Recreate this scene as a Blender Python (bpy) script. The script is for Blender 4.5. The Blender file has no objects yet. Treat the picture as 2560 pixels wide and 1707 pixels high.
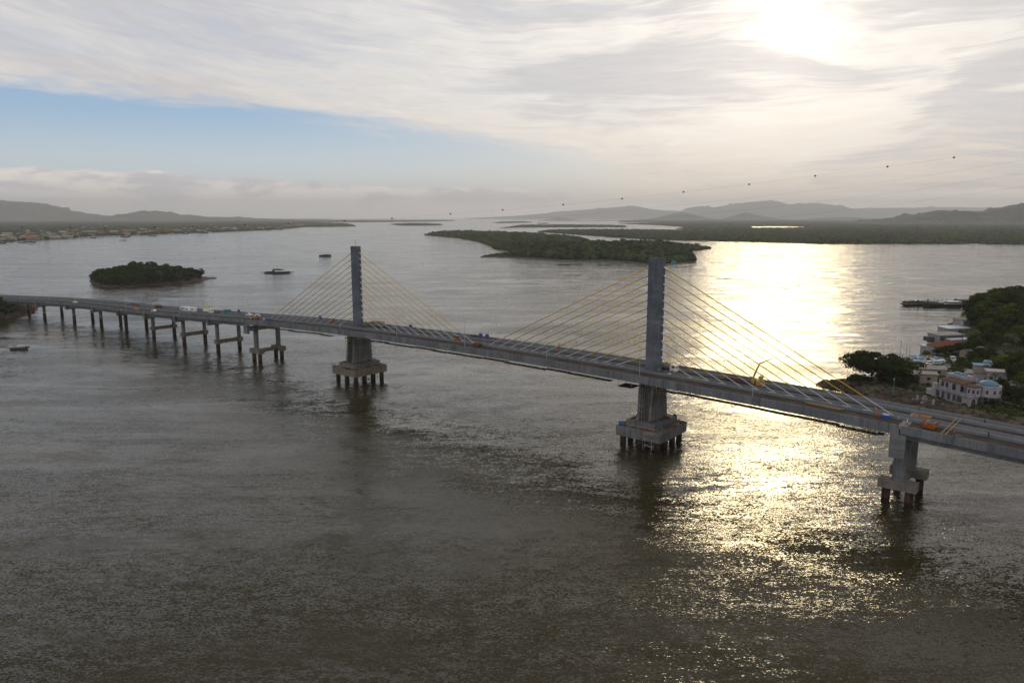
import bpy, bmesh, math, random
import numpy as np
from mathutils import Vector, Matrix
C = bpy.context.scene
COL = C.collection
R = math.radians
random.seed(7); rng = np.random.default_rng(7)

# ------------------------------------------------------------------ camera
CAM_H, PITCH, FPX = 78.07, 0.16856, 1824.951
cam = bpy.data.cameras.new('camera'); cam_o = bpy.data.objects.new('camera', cam); COL.objects.link(cam_o)
cam.sensor_width = 36.0; cam.lens = 36.0 * FPX / 2560.0
cam.clip_start = 1.0; cam.clip_end = 200000.0
cam_o.location = (0, 0, CAM_H); cam_o.rotation_euler = (R(90) - PITCH, 0, 0)
C.camera = cam_o

# ------------------------------------------------------------------ render, sun, sky
C.render.engine = 'CYCLES'
C.cycles.use_denoising = True
C.cycles.max_bounces = 6; C.cycles.diffuse_bounces = 2; C.cycles.glossy_bounces = 3
C.cycles.transmission_bounces = 2; C.cycles.volume_bounces = 3; C.cycles.transparent_max_bounces = 8
C.cycles.caustics_reflective = False; C.cycles.caustics_refractive = False
C.cycles.sample_clamp_indirect = 6.0
C.view_settings.view_transform = 'Standard'; C.view_settings.look = 'None'
C.view_settings.exposure = 0.12; C.view_settings.gamma = 1.0
SUN_AZ, SUN_EL = 19.8, 13.3            # degrees, azimuth clockwise from +Y
sdir = Vector((math.sin(R(SUN_AZ)) * math.cos(R(SUN_EL)), math.cos(R(SUN_AZ)) * math.cos(R(SUN_EL)), math.sin(R(SUN_EL))))
sun = bpy.data.lights.new('sun', 'SUN'); sun_o = bpy.data.objects.new('sun', sun); COL.objects.link(sun_o)
sun.energy = .5; sun.angle = R(10.0); sun.color = (1.0, 0.80, 0.46)
sun_o.rotation_euler = sdir.to_track_quat('Z', 'Y').to_euler(); sun_o.location = (0, 0, 500)

world = bpy.data.worlds.new('World'); C.world = world; world.use_nodes = True
W_ = world.node_tree; W_.nodes.clear()
class NT:
    """tiny helper to write node graphs as expressions"""
    def __init__(s, tree): s.t = tree
    def n(s, typ, **kw):
        o = s.t.nodes.new(typ)
        for k_, v_ in kw.items(): setattr(o, k_, v_)
        return o
    def link(s, a, b): s.t.links.new(a, b)
    def put(s, sock, v):
        if isinstance(v, bpy.types.NodeSocket): s.link(v, sock)
        elif v is not None: sock.default_value = v
    def m(s, op, a, b=None, c=None, clamp=False):
        o = s.n('ShaderNodeMath', operation=op, use_clamp=clamp)
        for i, v in enumerate((a, b, c)): s.put(o.inputs[i], v)
        return o.outputs[0]
    def v(s, op, a, b=None):
        o = s.n('ShaderNodeVectorMath', operation=op); s.put(o.inputs[0], a)
        if b is not None: s.put(o.inputs[1], b)
        return o.outputs['Value'] if op in ('DOT_PRODUCT', 'LENGTH') else o.outputs[0]
    def xyz(s, x=0., y=0., z=0.):
        o = s.n('ShaderNodeCombineXYZ')
        for i, v in enumerate((x, y, z)): s.put(o.inputs[i], v)
        return o.outputs[0]
    def noise(s, vec, scale, detail=4., rough=.5, dist=0., col=False):
        o = s.n('ShaderNodeTexNoise'); s.put(o.inputs['Vector'], vec); s.put(o.inputs['Scale'], scale)
        s.put(o.inputs['Detail'], detail); s.put(o.inputs['Roughness'], rough); s.put(o.inputs['Distortion'], dist)
        return o.outputs['Color' if col else 'Fac']
    def mr(s, x, a, b, c=0., d=1., smooth=True):
        o = s.n('ShaderNodeMapRange', interpolation_type='SMOOTHSTEP' if smooth else 'LINEAR')
        s.put(o.inputs['Value'], x)
        for nm, v in (('From Min', a), ('From Max', b), ('To Min', c), ('To Max', d)): s.put(o.inputs[nm], v)
        return o.outputs['Result']
    def mix(s, f, a, b, mode='MIX'):
        o = s.n('ShaderNodeMix', data_type='RGBA', blend_type=mode)
        s.put(o.inputs['Factor'], f)
        for i, v in ((6, a), (7, b)):
            s.put(o.inputs[i], v if isinstance(v, bpy.types.NodeSocket) else (*v, 1.0))
        return o.outputs[2]

def build_sky():
    T = NT(W_)
    geo = T.n('ShaderNodeTexCoord').outputs['Generated']
    d0 = T.v('NORMALIZE', geo)
    sp = T.n('ShaderNodeSeparateXYZ'); T.link(d0, sp.inputs[0])
    x, y = sp.outputs[0], sp.outputs[1]
    z = T.m('ABSOLUTE', sp.outputs[2])                 # the air below the far edge of the sea looks like the air above it
    d = T.xyz(x, y, z)
    sky = T.n('ShaderNodeTexSky', sky_type='NISHITA', sun_disc=False)
    sky.sun_elevation = R(SUN_EL); sky.sun_rotation = R(SUN_AZ); sky.altitude = 50; sky.air_density = 1.0
    sky.dust_density = 0.7; sky.ozone_density = 1.6
    T.link(d, sky.inputs[0])
    skyc = T.v('MULTIPLY', sky.outputs[0], (.085, .088, .098))
    el = T.m('MULTIPLY', T.m('ARCSINE', z), 57.2958)
    az = T.m('MULTIPLY', T.m('ARCTAN2', x, y), 57.2958)
    # --- high cloud sheet: edge runs down from left to right
    warp = T.noise(T.xyz(T.m('MULTIPLY', az, .055), T.m('MULTIPLY', el, .16), 3.3), 1.0, 3, .5, col=True)
    wv = T.n('ShaderNodeSeparateXYZ'); T.link(warp, wv.inputs[0])
    wx, wy = T.m('SUBTRACT', wv.outputs[0], .5), T.m('SUBTRACT', wv.outputs[1], .5)
    tilt = T.mr(az, -30., 12., .13, .0, False)
    elt = T.m('ADD', el, T.m('MULTIPLY', az, tilt))
    u = T.m('ADD', T.m('MULTIPLY', az, .060), T.m('MULTIPLY', wx, .8))
    v = T.m('ADD', T.m('MULTIPLY', elt, .42), T.m('MULTIPLY', wy, 1.3))
    fine = T.noise(T.xyz(u, v, 1.7), 1.5, 9, .58, .35)
    broad = T.noise(T.xyz(T.m('MULTIPLY', u, .8), T.m('MULTIPLY', v, .55), 9.1), 1.25, 4, .5, .3)
    wisps = T.noise(T.xyz(T.m('MULTIPLY', u, 1.6), T.m('MULTIPLY', v, 3.6), 5.), 1.6, 6, .6, .5)
    edge = T.m('ADD', T.m('ADD', 4.9, T.m('MULTIPLY', az, -.19)), T.m('MULTIPLY', T.m('MULTIPLY', az, az), -.0031))
    dist = T.m('SUBTRACT', el, edge)
    wis2 = T.noise(T.xyz(T.m('MULTIPLY', az, .11), T.m('MULTIPLY', dist, .9), 2.), 1.3, 7, .62, .8)
    dist2 = T.m('ADD', dist, T.m('ADD', T.m('MULTIPLY', T.m('SUBTRACT', fine, .5), 1.6), T.m('MULTIPLY', T.m('SUBTRACT', wis2, .5), 3.0)))
    cover = T.m('POWER', T.mr(dist2, -.25, 1.5), .8)
    thin = T.mr(fine, .30, .62, .84, 1.0)
    edgeboost = T.mr(dist, 0., 4., 1., .82)
    cov = T.m('MULTIPLY', T.m('MULTIPLY', cover, thin), edgeboost)
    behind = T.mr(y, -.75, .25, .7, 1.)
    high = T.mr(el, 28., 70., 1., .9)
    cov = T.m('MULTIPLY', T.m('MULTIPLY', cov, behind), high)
    # lit and shaded cloud
    cosang = T.v('DOT_PRODUCT', d, tuple(sdir))
    ang = T.m('MULTIPLY', T.m('ARCCOSINE', T.m('MINIMUM', cosang, .999999)), 57.2958)
    bright = T.mix(T.mr(ang, 2., 45.), (.84, .79, .72), (.60, .565, .535))
    shade = T.mix(T.mr(ang, 2., 40.), (.56, .535, .53), (.475, .46, .48))
    sh = T.mr(T.m('ADD', T.m('MULTIPLY', broad, .75), T.m('MULTIPLY', wisps, .25)), .43, .575)
    # greyer streaks right of the sun and the blue-grey bank left of it
    sidefade = T.mr(az, -12., 6., .75, 1.)
    sh = T.m('SUBTRACT', 1., T.m('MULTIPLY', T.m('SUBTRACT', 1., sh), sidefade))
    cloud = T.mix(sh, shade, bright)
    fine2 = T.noise(T.xyz(T.m('MULTIPLY', u, 2.2), T.m('MULTIPLY', v, 2.6), 3.), 3.2, 7, .62, .2)
    cloud = T.v('SCALE', cloud); T.link(T.mr(fine2, .32, .68, .93, 1.07, False), cloud.node.inputs['Scale'])
    warm = T.m('MULTIPLY', T.mr(el, 8.5, 2.5), T.mr(az, -8., 8.))
    warm = T.m('MULTIPLY', warm, T.mr(wisps, .38, .60))
    cloud = T.mix(T.m('MULTIPLY', warm, .75), cloud, (.76, .65, .55))
    cloud = T.mix(T.mr(el, 45., 65.), cloud, (1.05, 1.03, 1.0))  # unseen overhead cloud whitened to add light on haze and bridge
    dim = T.mr(y, -.6, .5, 1.4, 1.)  # brightens the unseen cloud behind the camera to light haze and bridge
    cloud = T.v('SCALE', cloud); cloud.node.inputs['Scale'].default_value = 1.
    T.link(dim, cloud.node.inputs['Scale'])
    # clear band, paler towards the horizon
    clear = T.mix(T.mr(el, 8., 2.0), (.21, .375, .58), (.52, .62, .69))
    clear = T.mix(T.mr(az, -22., 20.), clear, (.44, .48, .53))
    cloud = T.mix(T.m('MULTIPLY', T.mr(el, 19., 38.), T.mr(y, -.3, .3)), cloud, (.33, .285, .215))  # out-of-view high cloud browned to darken and warm the near water's reflection
    c0 = T.mix(T.mr(y, -.2, .5, 0., .86), skyc, clear)
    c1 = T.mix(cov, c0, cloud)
    # low cumulus bank on the horizon
    cum = T.noise(T.xyz(T.m('MULTIPLY', az, .17), T.m('MULTIPLY', el, .62), 4.), 1.3, 8, .6, .4)
    top = T.m('ADD', T.mr(az, -36., 8., 3.3, 1.7, False), T.m('MULTIPLY', T.m('SUBTRACT', cum, .5), 2.2))
    cumc = T.mr(T.m('SUBTRACT', top, el), -.08, .22)
    cumbody = T.mix(T.mr(T.noise(T.xyz(T.m('MULTIPLY', az, .17), T.m('MULTIPLY', T.m('ADD', el, .35), .62), 4.), 1.3, 8, .6, .4), .44, .60), (.86, .79, .74), (.50, .495, .54))
    cumbody = T.mix(T.mr(az, -5., 25.), cumbody, (.94, .84, .76))
    c2 = T.mix(T.m('MULTIPLY', cumc, .9), c1, cumbody)
    hz = T.mr(el, 2.4, .2)
    hcol = T.mix(T.mr(az, -25., 22.), (.72, .69, .70), (1.10, 1.0, .90))
    c3 = T.mix(T.m('MULTIPLY', hz, .85), c2, hcol)
    # the sun behind thin cloud: a burnt-out patch with a wide glow
    thinness = T.mr(T.m('ADD', broad, T.m('MULTIPLY', wisps, .5)), .62, .86, .62, 1.15)
    def gauss(w, a):
        q = T.m('DIVIDE', ang, w)
        return T.m('MULTIPLY', T.m('EXPONENT', T.m('MULTIPLY', T.m('MULTIPLY', q, q), -1.)), a)
    g = T.m('ADD', T.m('MULTIPLY', T.m('ADD', gauss(5.0, .19), gauss(14., .08)), thinness), gauss(1.4, .95))
    glow = T.v('SCALE', (1.0, .90, .76)); T.link(g, glow.node.inputs['Scale'])
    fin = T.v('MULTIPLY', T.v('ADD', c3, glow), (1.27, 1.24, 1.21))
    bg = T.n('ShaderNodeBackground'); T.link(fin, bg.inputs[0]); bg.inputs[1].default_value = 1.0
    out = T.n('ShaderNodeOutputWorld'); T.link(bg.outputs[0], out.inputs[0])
build_sky()
world.cycles.sampling_method = 'MANUAL'; world.cycles.sample_map_resolution = 1024

# ------------------------------------------------------------------ geometry helpers
def unp(px, py, z=0.0):
    """ground point seen at a position of the 2560 x 1707 photograph"""
    a = (px - 1280) / FPX; b = (853.5 - py) / FPX; c, s = math.cos(PITCH), math.sin(PITCH)
    d = (a, c + b * s, -s + b * c); t = (z - CAM_H) / d[2]
    return Vector((d[0] * t, d[1] * t, z))
def pt_at(px, py, D):
    """point at horizontal distance D along the line of sight"""
    a = (px - 1280) / FPX; b = (853.5 - py) / FPX; c, s = math.cos(PITCH), math.sin(PITCH)
    d = Vector((a, c + b * s, -s + b * c)); t = D / d.y
    return Vector((d.x * t, d.y * t, CAM_H + d.z * t))

X0, Y0, TH, Z0, KV = -74.4032, 349.66148, -.68947, 26.96, .00013
S1, RC = -264.09, 463.38
KN = [-480, -400, -320, -240, -160, -80]; ZK = [13.21, 13.9, 15.3, 17.0, 20.06, 23.6]
def zd(s): return Z0 - KV * (s - 80) ** 2 if s >= -80 else float(np.interp(s, KN, ZK))
def cen(s):
    b = max(s, S1); x = X0 + math.cos(TH) * b; y = Y0 + math.sin(TH) * b; a = TH
    if s < S1:
        phi = (S1 - s) / RC; h = TH + math.pi
        x += RC * (math.sin(h + phi) - math.sin(h)); y -= RC * (math.cos(h + phi) - math.cos(h)); a = h + phi - math.pi
    return x, y, a
def DP(s, t, dz=0.0):                                   # deck point; t > 0 is the near side
    x, y, a = cen(s); return Vector((x + math.sin(a) * t, y - math.cos(a) * t, zd(s) + dz))
def BP(s, t, z):
    x, y, a = cen(s); return Vector((x + math.sin(a) * t, y - math.cos(a) * t, z))

class MB:
    def __init__(s): s.v = []; s.f = []
    def add(s, vs, fs):
        o = len(s.v); s.v += [tuple(q) for q in vs]; s.f += [tuple(o + i for i in q) for q in fs]; return s
    def box(s, c, d, rz=0., rx=0., ry=0.):
        M = Matrix.Rotation(rz, 3, 'Z') @ Matrix.Rotation(ry, 3, 'Y') @ Matrix.Rotation(rx, 3, 'X')
        c = Vector(c)
        vs = [c + M @ Vector((sx * d[0] / 2, sy * d[1] / 2, sz * d[2] / 2)) for sx in (-1, 1) for sy in (-1, 1) for sz in (-1, 1)]
        return s.add(vs, [(0, 1, 3, 2), (4, 6, 7, 5), (0, 4, 5, 1), (2, 3, 7, 6), (0, 2, 6, 4), (1, 5, 7, 3)])
    def hexa(s, b, t):                                  # 4 bottom points (ccw) and 4 top points
        return s.add(list(b) + list(t), [(3, 2, 1, 0), (4, 5, 6, 7), (0, 1, 5, 4), (1, 2, 6, 5), (2, 3, 7, 6), (3, 0, 4, 7)])
    def loft(s, rings, cap=True):
        n = len(rings[0]); o = len(s.v)
        for r in rings: s.v += [tuple(q) for q in r]
        for i in range(len(rings) - 1):
            for j in range(n):
                a, b = o + i * n + j, o + i * n + (j + 1) % n
                s.f.append((a, b, b + n, a + n))
        if cap: s.f.append(tuple(o + j for j in range(n))[::-1]); s.f.append(tuple(o + (len(rings) - 1) * n + j for j in range(n)))
        return s
    def tube(s, p0, p1, r0, r1=None, n=8):
        r1 = r0 if r1 is None else r1
        p0, p1 = Vector(p0), Vector(p1); ax = (p1 - p0)
        if ax.length < 1e-6: return s
        ax.normalize(); a = ax.orthogonal().normalized(); b = ax.cross(a)
        return s.loft([[p + (a * math.cos(2 * math.pi * k / n) + b * math.sin(2 * math.pi * k / n)) * r for k in range(n)] for p, r in ((p0, r0), (p1, r1))])
    def path(s, pts, rad, n=6):
        for i in range(len(pts) - 1):
            r = rad if isinstance(rad, (list, tuple)) else [rad] * len(pts); s.tube(pts[i], pts[i + 1], r[i], r[i + 1], n)
        return s
    def prism(s, poly, z0, z1):
        return s.loft([[(x, y, z0) for x, y in poly], [(x, y, z1) for x, y in poly]])
    def side(s, prof, y0, y1):                          # side profile (x, z) extruded along y
        return s.loft([[(x, y0, z) for x, z in prof], [(x, y1, z) for x, z in prof]])
    def dome(s, c, r, h=None, n=14, m=5, squash=1.):
        h = r if h is None else h; rings = []
        for i in range(m + 1):
            a = i / m * math.pi / 2 * .97
            rings.append([(c[0] + r * math.cos(a) * math.cos(2 * math.pi * k / n), c[1] + r * math.cos(a) * math.sin(2 * math.pi * k / n), c[2] + h * math.sin(a)) for k in range(n)])
        return s.loft(rings)
    def ball(s, c, r, n=10, m=7, sc=(1, 1, 1)):
        rings = []
        for i in range(m + 1):
            a = -math.pi / 2 * .98 + i / m * math.pi * .98
            rings.append([(c[0] + sc[0] * r * math.cos(a) * math.cos(2 * math.pi * k / n), c[1] + sc[1] * r * math.cos(a) * math.sin(2 * math.pi * k / n), c[2] + sc[2] * r * math.sin(a)) for k in range(n)])
        return s.loft(rings)
    def mesh(s, name, mat, smooth=False):
        me = bpy.data.meshes.new(name); me.from_pydata(s.v, [], s.f); me.update()
        bm = bmesh.new(); bm.from_mesh(me); bmesh.ops.recalc_face_normals(bm, faces=bm.faces); bm.to_mesh(me); bm.free()
        if mat: me.materials.append(mat)
        if smooth: me.polygons.foreach_set('use_smooth', [True] * len(me.polygons))
        return me
    def build(s, name, mat, parent=None, smooth=False, label=None, stuff=False):
        o = bpy.data.objects.new(name, s.mesh(name, mat, smooth)); COL.objects.link(o)
        if parent: o.parent = parent
        if label: o['label'] = label
        if stuff: o['kind'] = 'stuff'
        return o
def np_obj(name, V, F, mat, parent=None, smooth=False):
    me = bpy.data.meshes.new(name); V = np.asarray(V, np.float32); F = np.asarray(F, np.int32)
    me.vertices.add(len(V)); me.vertices.foreach_set('co', V.ravel())
    k = F.shape[1]; me.loops.add(F.size); me.loops.foreach_set('vertex_index', F.ravel())
    me.polygons.add(len(F)); me.polygons.foreach_set('loop_start', np.arange(0, F.size, k, dtype=np.int32))
    me.polygons.foreach_set('loop_total', np.full(len(F), k, np.int32))
    if smooth: me.polygons.foreach_set('use_smooth', np.ones(len(F), bool))
    me.update(calc_edges=True); me.validate()
    if mat: me.materials.append(mat)
    o = bpy.data.objects.new(name, me); COL.objects.link(o)
    if parent: o.parent = parent
    return o
def tag(o, label, cat, group=None):
    o['label'] = label; o['category'] = cat
    if group: o['group'] = group
    return o
def thing(name, label, cat, loc=(0, 0, 0), rz=0., group=None, ry=0.):
    o = bpy.data.objects.new(name, None); COL.objects.link(o); o.empty_display_size = .1
    o.location = loc; o.rotation_euler = (0, ry, rz); return tag(o, label, cat, group)
def dup(root, loc, rz=0., label=None, group=None, sc=None, mats=None, ry=0.):
    r = root.copy(); COL.objects.link(r); r.location = loc; r.rotation_euler = (0, ry, rz)
    if sc: r.scale = sc if isinstance(sc, tuple) else (sc, sc, sc)
    if label: r['label'] = label
    if group: r['group'] = group
    def rec(src, dst):
        for ch in list(src.children):
            c = ch.copy(); COL.objects.link(c); c.parent = dst
            if mats and ch.name.split('.')[0] in mats:
                c.data = c.data.copy(); c.data.materials[0] = mats[ch.name.split('.')[0]]
            rec(ch, c)
    rec(root, r); return r
def structure(o): o['kind'] = 'structure'; return o
def deck_place(s, t, dz=-1.098):                        # location, heading and pitch of a thing standing on the deck
    x, y, a = cen(s); g = (zd(s + 2) - zd(s - 2)) / 4
    return DP(s, t, dz), a, -math.atan(g)

# ------------------------------------------------------------------ materials
def mat(name, col, rough=.8, metal=0., var=.12, scale=1.0, spec=.3, island=0., bands=0., tide=False, bump=0., obj_rand=0., streak=0., col2=None, trans=0.):
    m = bpy.data.materials.new(name); m.use_nodes = True; t = m.node_tree; T = NT(t)
    b = t.nodes['Principled BSDF']; b.inputs['Roughness'].default_value = rough; b.inputs['Metallic'].default_value = metal
    b.inputs['Specular IOR Level'].default_value = spec
    pos = T.n('ShaderNodeTexCoord').outputs['Object']
    c = None
    n1 = T.noise(pos, scale, 6, .6)
    f = T.mr(n1, .3, .7, 1 - var, 1 + var, False)
    if streak:
        st = T.noise(T.v('MULTIPLY', pos, (.75, .75, .10)), 1.0, 6, .65)
        f = T.m('MULTIPLY', f, T.mr(st, .38, .70, 1 + streak * .35, 1 - streak * .8))
    if bands:
        bn = T.noise(T.v('MULTIPLY', pos, (.05, .05, .42)), 1.0, 4, .7)
        f = T.m('MULTIPLY', f, T.mr(bn, .38, .64, 1 + bands * .4, 1 - bands))
        sp_ = T.n('ShaderNodeSeparateXYZ'); T.link(pos, sp_.inputs[0]); fr = T.m('FRACT', T.m('DIVIDE', sp_.outputs[2], 2.8))
        f = T.m('MULTIPLY', f, T.mr(fr, .0, .045, .72, 1.))
    if tide:
        sp_ = T.n('ShaderNodeSeparateXYZ'); T.link(pos, sp_.inputs[0]); f = T.m('MULTIPLY', f, T.mr(T.m('ADD', sp_.outputs[2], T.m('MULTIPLY', n1, .8)), 1.2, 1.9, .25, 1.15))
    if island:
        g = T.n('ShaderNodeNewGeometry').outputs['Random Per Island']
        f = T.m('MULTIPLY', f, T.mr(g, 0., 1., 1 - island, 1 + island, False))
    if obj_rand:
        g = T.n('ShaderNodeObjectInfo').outputs['Random']
        f = T.m('MULTIPLY', f, T.mr(g, 0., 1., 1 - obj_rand, 1 + obj_rand, False))
    base = col
    if col2 is not None: base = T.mix(T.mr(T.noise(pos, scale * .37, 4, .6), .42, .6), col, col2)
    o = T.n('ShaderNodeVectorMath', operation='SCALE')
    T.put(o.inputs[0], base); T.link(f, o.inputs['Scale']); T.link(o.outputs[0], b.inputs['Base Color'])
    if bump:
        bp = T.n('ShaderNodeBump'); bp.inputs['Distance'].default_value = bump; bp.inputs['Strength'].default_value = .8
        T.link(n1, bp.inputs['Height']); T.link(bp.outputs[0], b.inputs['Normal'])
    if trans:
        tr = T.n('ShaderNodeBsdfTranslucent'); tc = T.v('MULTIPLY', o.outputs[0], (1.5, 1.6, .5)); T.link(tc, tr.inputs[0])
        mx = T.n('ShaderNodeMixShader'); mx.inputs[0].default_value = trans
        T.link(b.outputs[0], mx.inputs[1]); T.link(tr.outputs[0], mx.inputs[2])
        T.link(mx.outputs[0], t.nodes['Material Output'].inputs['Surface'])
    return m
M = dict(
    panel=mat('edge panel concrete', (.14, .15, .16), .8, var=.12, scale=.5, island=.18, streak=.35),
    conc=mat('grey concrete', (.155, .16, .16), .85, bands=.2, var=.14, scale=.35, streak=.4),
    mast=mat('mast concrete', (.105, .118, .138), .85, bands=.16, var=.20, scale=.22, island=.16, streak=.3),
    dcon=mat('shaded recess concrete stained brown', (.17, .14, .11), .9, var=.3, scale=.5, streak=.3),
    conc_w=mat('warm concrete', (.17, .155, .13), .9, var=.2, scale=.4, streak=.3),
    wall=mat('barrier concrete', (.165, .175, .185), .85, var=.1, scale=.8, island=.07),
    asph=mat('asphalt', (.050, .043, .039), .95, var=.25, scale=.25, col2=(.068, .058, .050), spec=.06),
    slab=mat('deck slab', (.19, .185, .18), .9, var=.2, scale=.4),
    steel=mat('steel casing', (.065, .027, .018), .75, tide=True, var=.35, scale=.8, col2=(.02, .014, .012)),
    yellow=mat('yellow cable sheath', (.62, .37, .02), .75, var=.06, scale=3., spec=.15),
    tubeg=mat('grey cable tube', (.42, .46, .50), .45, metal=.3, var=.05),
    galv=mat('galvanised steel', (.36, .39, .41), .5, metal=.5, var=.08),
    dark=mat('dark plank', (.03, .027, .024), .9, var=.3),
    hang=mat('hanger paint', (.45, .30, .05), .7, island=.4),
    hangb=mat('hanger blue paint', (.09, .16, .28), .7, island=.4),
    white=mat('white paint', (.72, .72, .70), .5, var=.08, scale=2.),
    glass=mat('dark glass', (.02, .024, .028), .12, spec=.8, var=.02),
    rubber=mat('rubber', (.018, .018, .018), .9, var=.1),
    chrome=mat('rim metal', (.4, .4, .4), .4, metal=.8, var=.05),
    orange=mat('orange paint', (.32, .085, .012), .55, var=.15, scale=2.),
    yel=mat('yellow paint', (.42, .28, .02), .5, var=.12, scale=2.),
    red=mat('red paint', (.42, .035, .03), .6, var=.1),
    blue=mat('blue paint', (.025, .10, .33), .5, var=.1),
    purple=mat('purple plastic', (.075, .055, .24), .6, var=.08),
    green=mat('green paint', (.02, .19, .15), .6, var=.1),
    brown=mat('rusty brown steel', (.13, .055, .035), .85, var=.25, scale=1.5),
    grey=mat('mid grey paint', (.20, .20, .20), .7, var=.12),
    dgrey=mat('dark grey paint', (.06, .06, .062), .6, var=.15),
    timber=mat('yellow timber', (.36, .23, .09), .8, var=.2, scale=3.),
    skin=mat('skin', (.30, .17, .11), .6, var=.05), hair=mat('hair', (.02, .015, .012), .7),
    hivis=mat('orange workwear', (.75, .12, .02), .8, var=.1, scale=8), redw=mat('red workwear', (.45, .03, .03), .8, var=.1, scale=8),
    bluew=mat('blue workwear', (.04, .10, .30), .8, var=.1, scale=8), whitew=mat('white shirt', (.65, .65, .65), .8, var=.05, scale=8),
    darkw=mat('dark trousers', (.03, .032, .04), .8, var=.1, scale=8),
    rock=mat('shore rock', (.045, .034, .026), .95, var=.55, scale=.22, bump=.8, col2=(.085, .066, .048)),
    soil=mat('shore ground', (.085, .070, .048), .95, var=.4, scale=.08, col2=(.045, .055, .025)),
    land=mat('mangrove floor', (.035, .04, .022), .95, var=.3, scale=.02),
    sand=mat('sand bank', (.30, .27, .21), .9, var=.1, scale=.02),
    hill=mat('forested hill', (.035, .045, .03), .95, var=.3, scale=.004),
    leafd=mat('dark foliage', (.026, .038, .007), .8, var=.35, scale=.35, obj_rand=.30, island=.30, trans=.22, spec=.15),
    leafm=mat('mid foliage', (.044, .060, .010), .8, var=.35, scale=.35, obj_rand=.35, island=.35, trans=.30, spec=.15),
    leafy=mat('yellow green foliage', (.085, .10, .014), .8, var=.3, scale=.4, obj_rand=.25, island=.35, trans=.35, spec=.15),
    palm=mat('palm fronds', (.05, .062, .022), .7, var=.2, island=.25, trans=.2),
    mang=mat('mangrove canopy', (.022, .034, .008), .9, var=.45, scale=.02, island=.75, spec=.1),
    bark=mat('bark', (.09, .07, .055), .95, var=.25, scale=2.),
    wallw=mat('weathered white wall', (.31, .29, .31), .8, var=.16, scale=.7, streak=.22),
    wallt=mat('town wall', (.24, .22, .19), .85, var=.1, obj_rand=.3),
    dome=mat('blue dome', (.08, .18, .25), .5, var=.2, scale=1.),
    tile=mat('clay roof tiles', (.15, .052, .03), .85, var=.3, scale=1.2),
    tiled=mat('old dark roof tiles', (.10, .065, .045), .9, var=.35, scale=.9),
    fib=mat('fibre cement roof', (.26, .25, .235), .85, var=.2, scale=.8, streak=.1),
    met=mat('bright metal roof', (.50, .54, .60), .5, var=.08, scale=.7),
    roofo=mat('orange town roof', (.24, .105, .04), .8, var=.15, obj_rand=.35),
    roofp=mat('pale town roof', (.24, .225, .215), .8, var=.15, obj_rand=.35),
    hullb=mat('dark hull', (.02, .035, .04), .6, var=.15), hullw=mat('white hull', (.6, .62, .65), .4, var=.08),
    greens=mat('green superstructure', (.10, .14, .05), .6, var=.3, scale=.8), teal=mat('teal paint', (.03, .28, .32), .6),
    tarp=mat('blue tarpaulin', (.02, .26, .62), .6, var=.1), ball=mat('marker ball red', (.10, .008, .006), .6, var=.03),
    wire=mat('conductor wire', (.05, .05, .05), .6, var=.03), thatch=mat('tan wall', (.33, .26, .19), .9, var=.2),
)
# ------------------------------------------------------------------ water
def water_material():
    m = bpy.data.materials.new('sea water'); m.use_nodes = True; t = m.node_tree; T = NT(t)
    b = t.nodes['Principled BSDF']; b.inputs['IOR'].default_value = 1.333; b.inputs['Specular IOR Level'].default_value = .5; b.inputs['Specular Tint'].default_value = (1.0, .955, .88, 1)  # warm tint of cloud light put into the reflection colour
    pos = T.n('ShaderNodeTexCoord').outputs['Object']
    w1 = T.noise(pos, .006, 3, .5, col=True)
    wv = T.v('MULTIPLY', T.v('SUBTRACT', w1, (.5, .5, .5)), (90., 60., 0.))
    pw = T.v('ADD', pos, wv)
    # slicks and current seams: long bands across the view
    band = T.noise(T.v('MULTIPLY', pw, (.0042, .016, 1.)), 1.0, 5, .62, 1.2)
    patch = T.noise(T.v('MULTIPLY', pw, (.011, .024, 1.)), 1.0, 4, .55, .8)
    gust = T.noise(T.v('MULTIPLY', pos, (.0016, .0042, 1.)), 1.0, 3, .5, .6)
    calm = T.m('MULTIPLY', T.mr(band, .36, .62, .55, 1.12), T.mr(patch, .33, .66, .72, 1.15))
    lane = T.mr(T.noise(T.v('MULTIPLY', pw, (.0075, .030, 1.)), 1.0, 5, .6, 1.6), .40, .60, .55, 1.2)
    def slopes(vec, det, rgh, dis, k):
        c = T.noise(vec, 1.0, det, rgh, dis, col=True)
        return T.v('MULTIPLY', T.v('SUBTRACT', c, (.5, .5, .5)), (k, k, 0.))
    w2 = T.v('MULTIPLY', w1, (9., 9., 0.))
    n = T.v('ADD', slopes(T.v('ADD', T.v('MULTIPLY', pos, (1.7, 3.0, 1.)), w2), 4, .58, .4, RIP), slopes(T.v('ADD', T.v('MULTIPLY', pos, (.26, .62, 1.)), w2), 3, .55, .5, MID))
    sc_ = T.n('ShaderNodeVectorMath', operation='SCALE'); T.link(n, sc_.inputs[0]); T.link(T.m('MULTIPLY', calm, lane), sc_.inputs['Scale'])
    n = T.v('ADD', sc_.outputs[0], slopes(T.v('MULTIPLY', pw, (.04, .10, 1.)), 2, .5, .4, SWL))
    T.link(T.v('NORMALIZE', T.v('ADD', n, (0., 0., 1.))), b.inputs['Normal'])
    T.put(b.inputs['Roughness'], T.mr(lane, .55, 1.2, .07, .13))
    T.put(b.inputs['Base Color'], T.mix(gust, (.022, .018, .007), (.036, .030, .013)))
    return m
RIP, MID, SWL = 1.15, .44, .22
mb = MB(); mb.add([(-44900, -600, 0), (44900, -600, 0), (44900, 40900, 0), (-44900, 40900, 0)], [(0, 1, 2, 3)])
structure(mb.build('water', water_material()))

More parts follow.
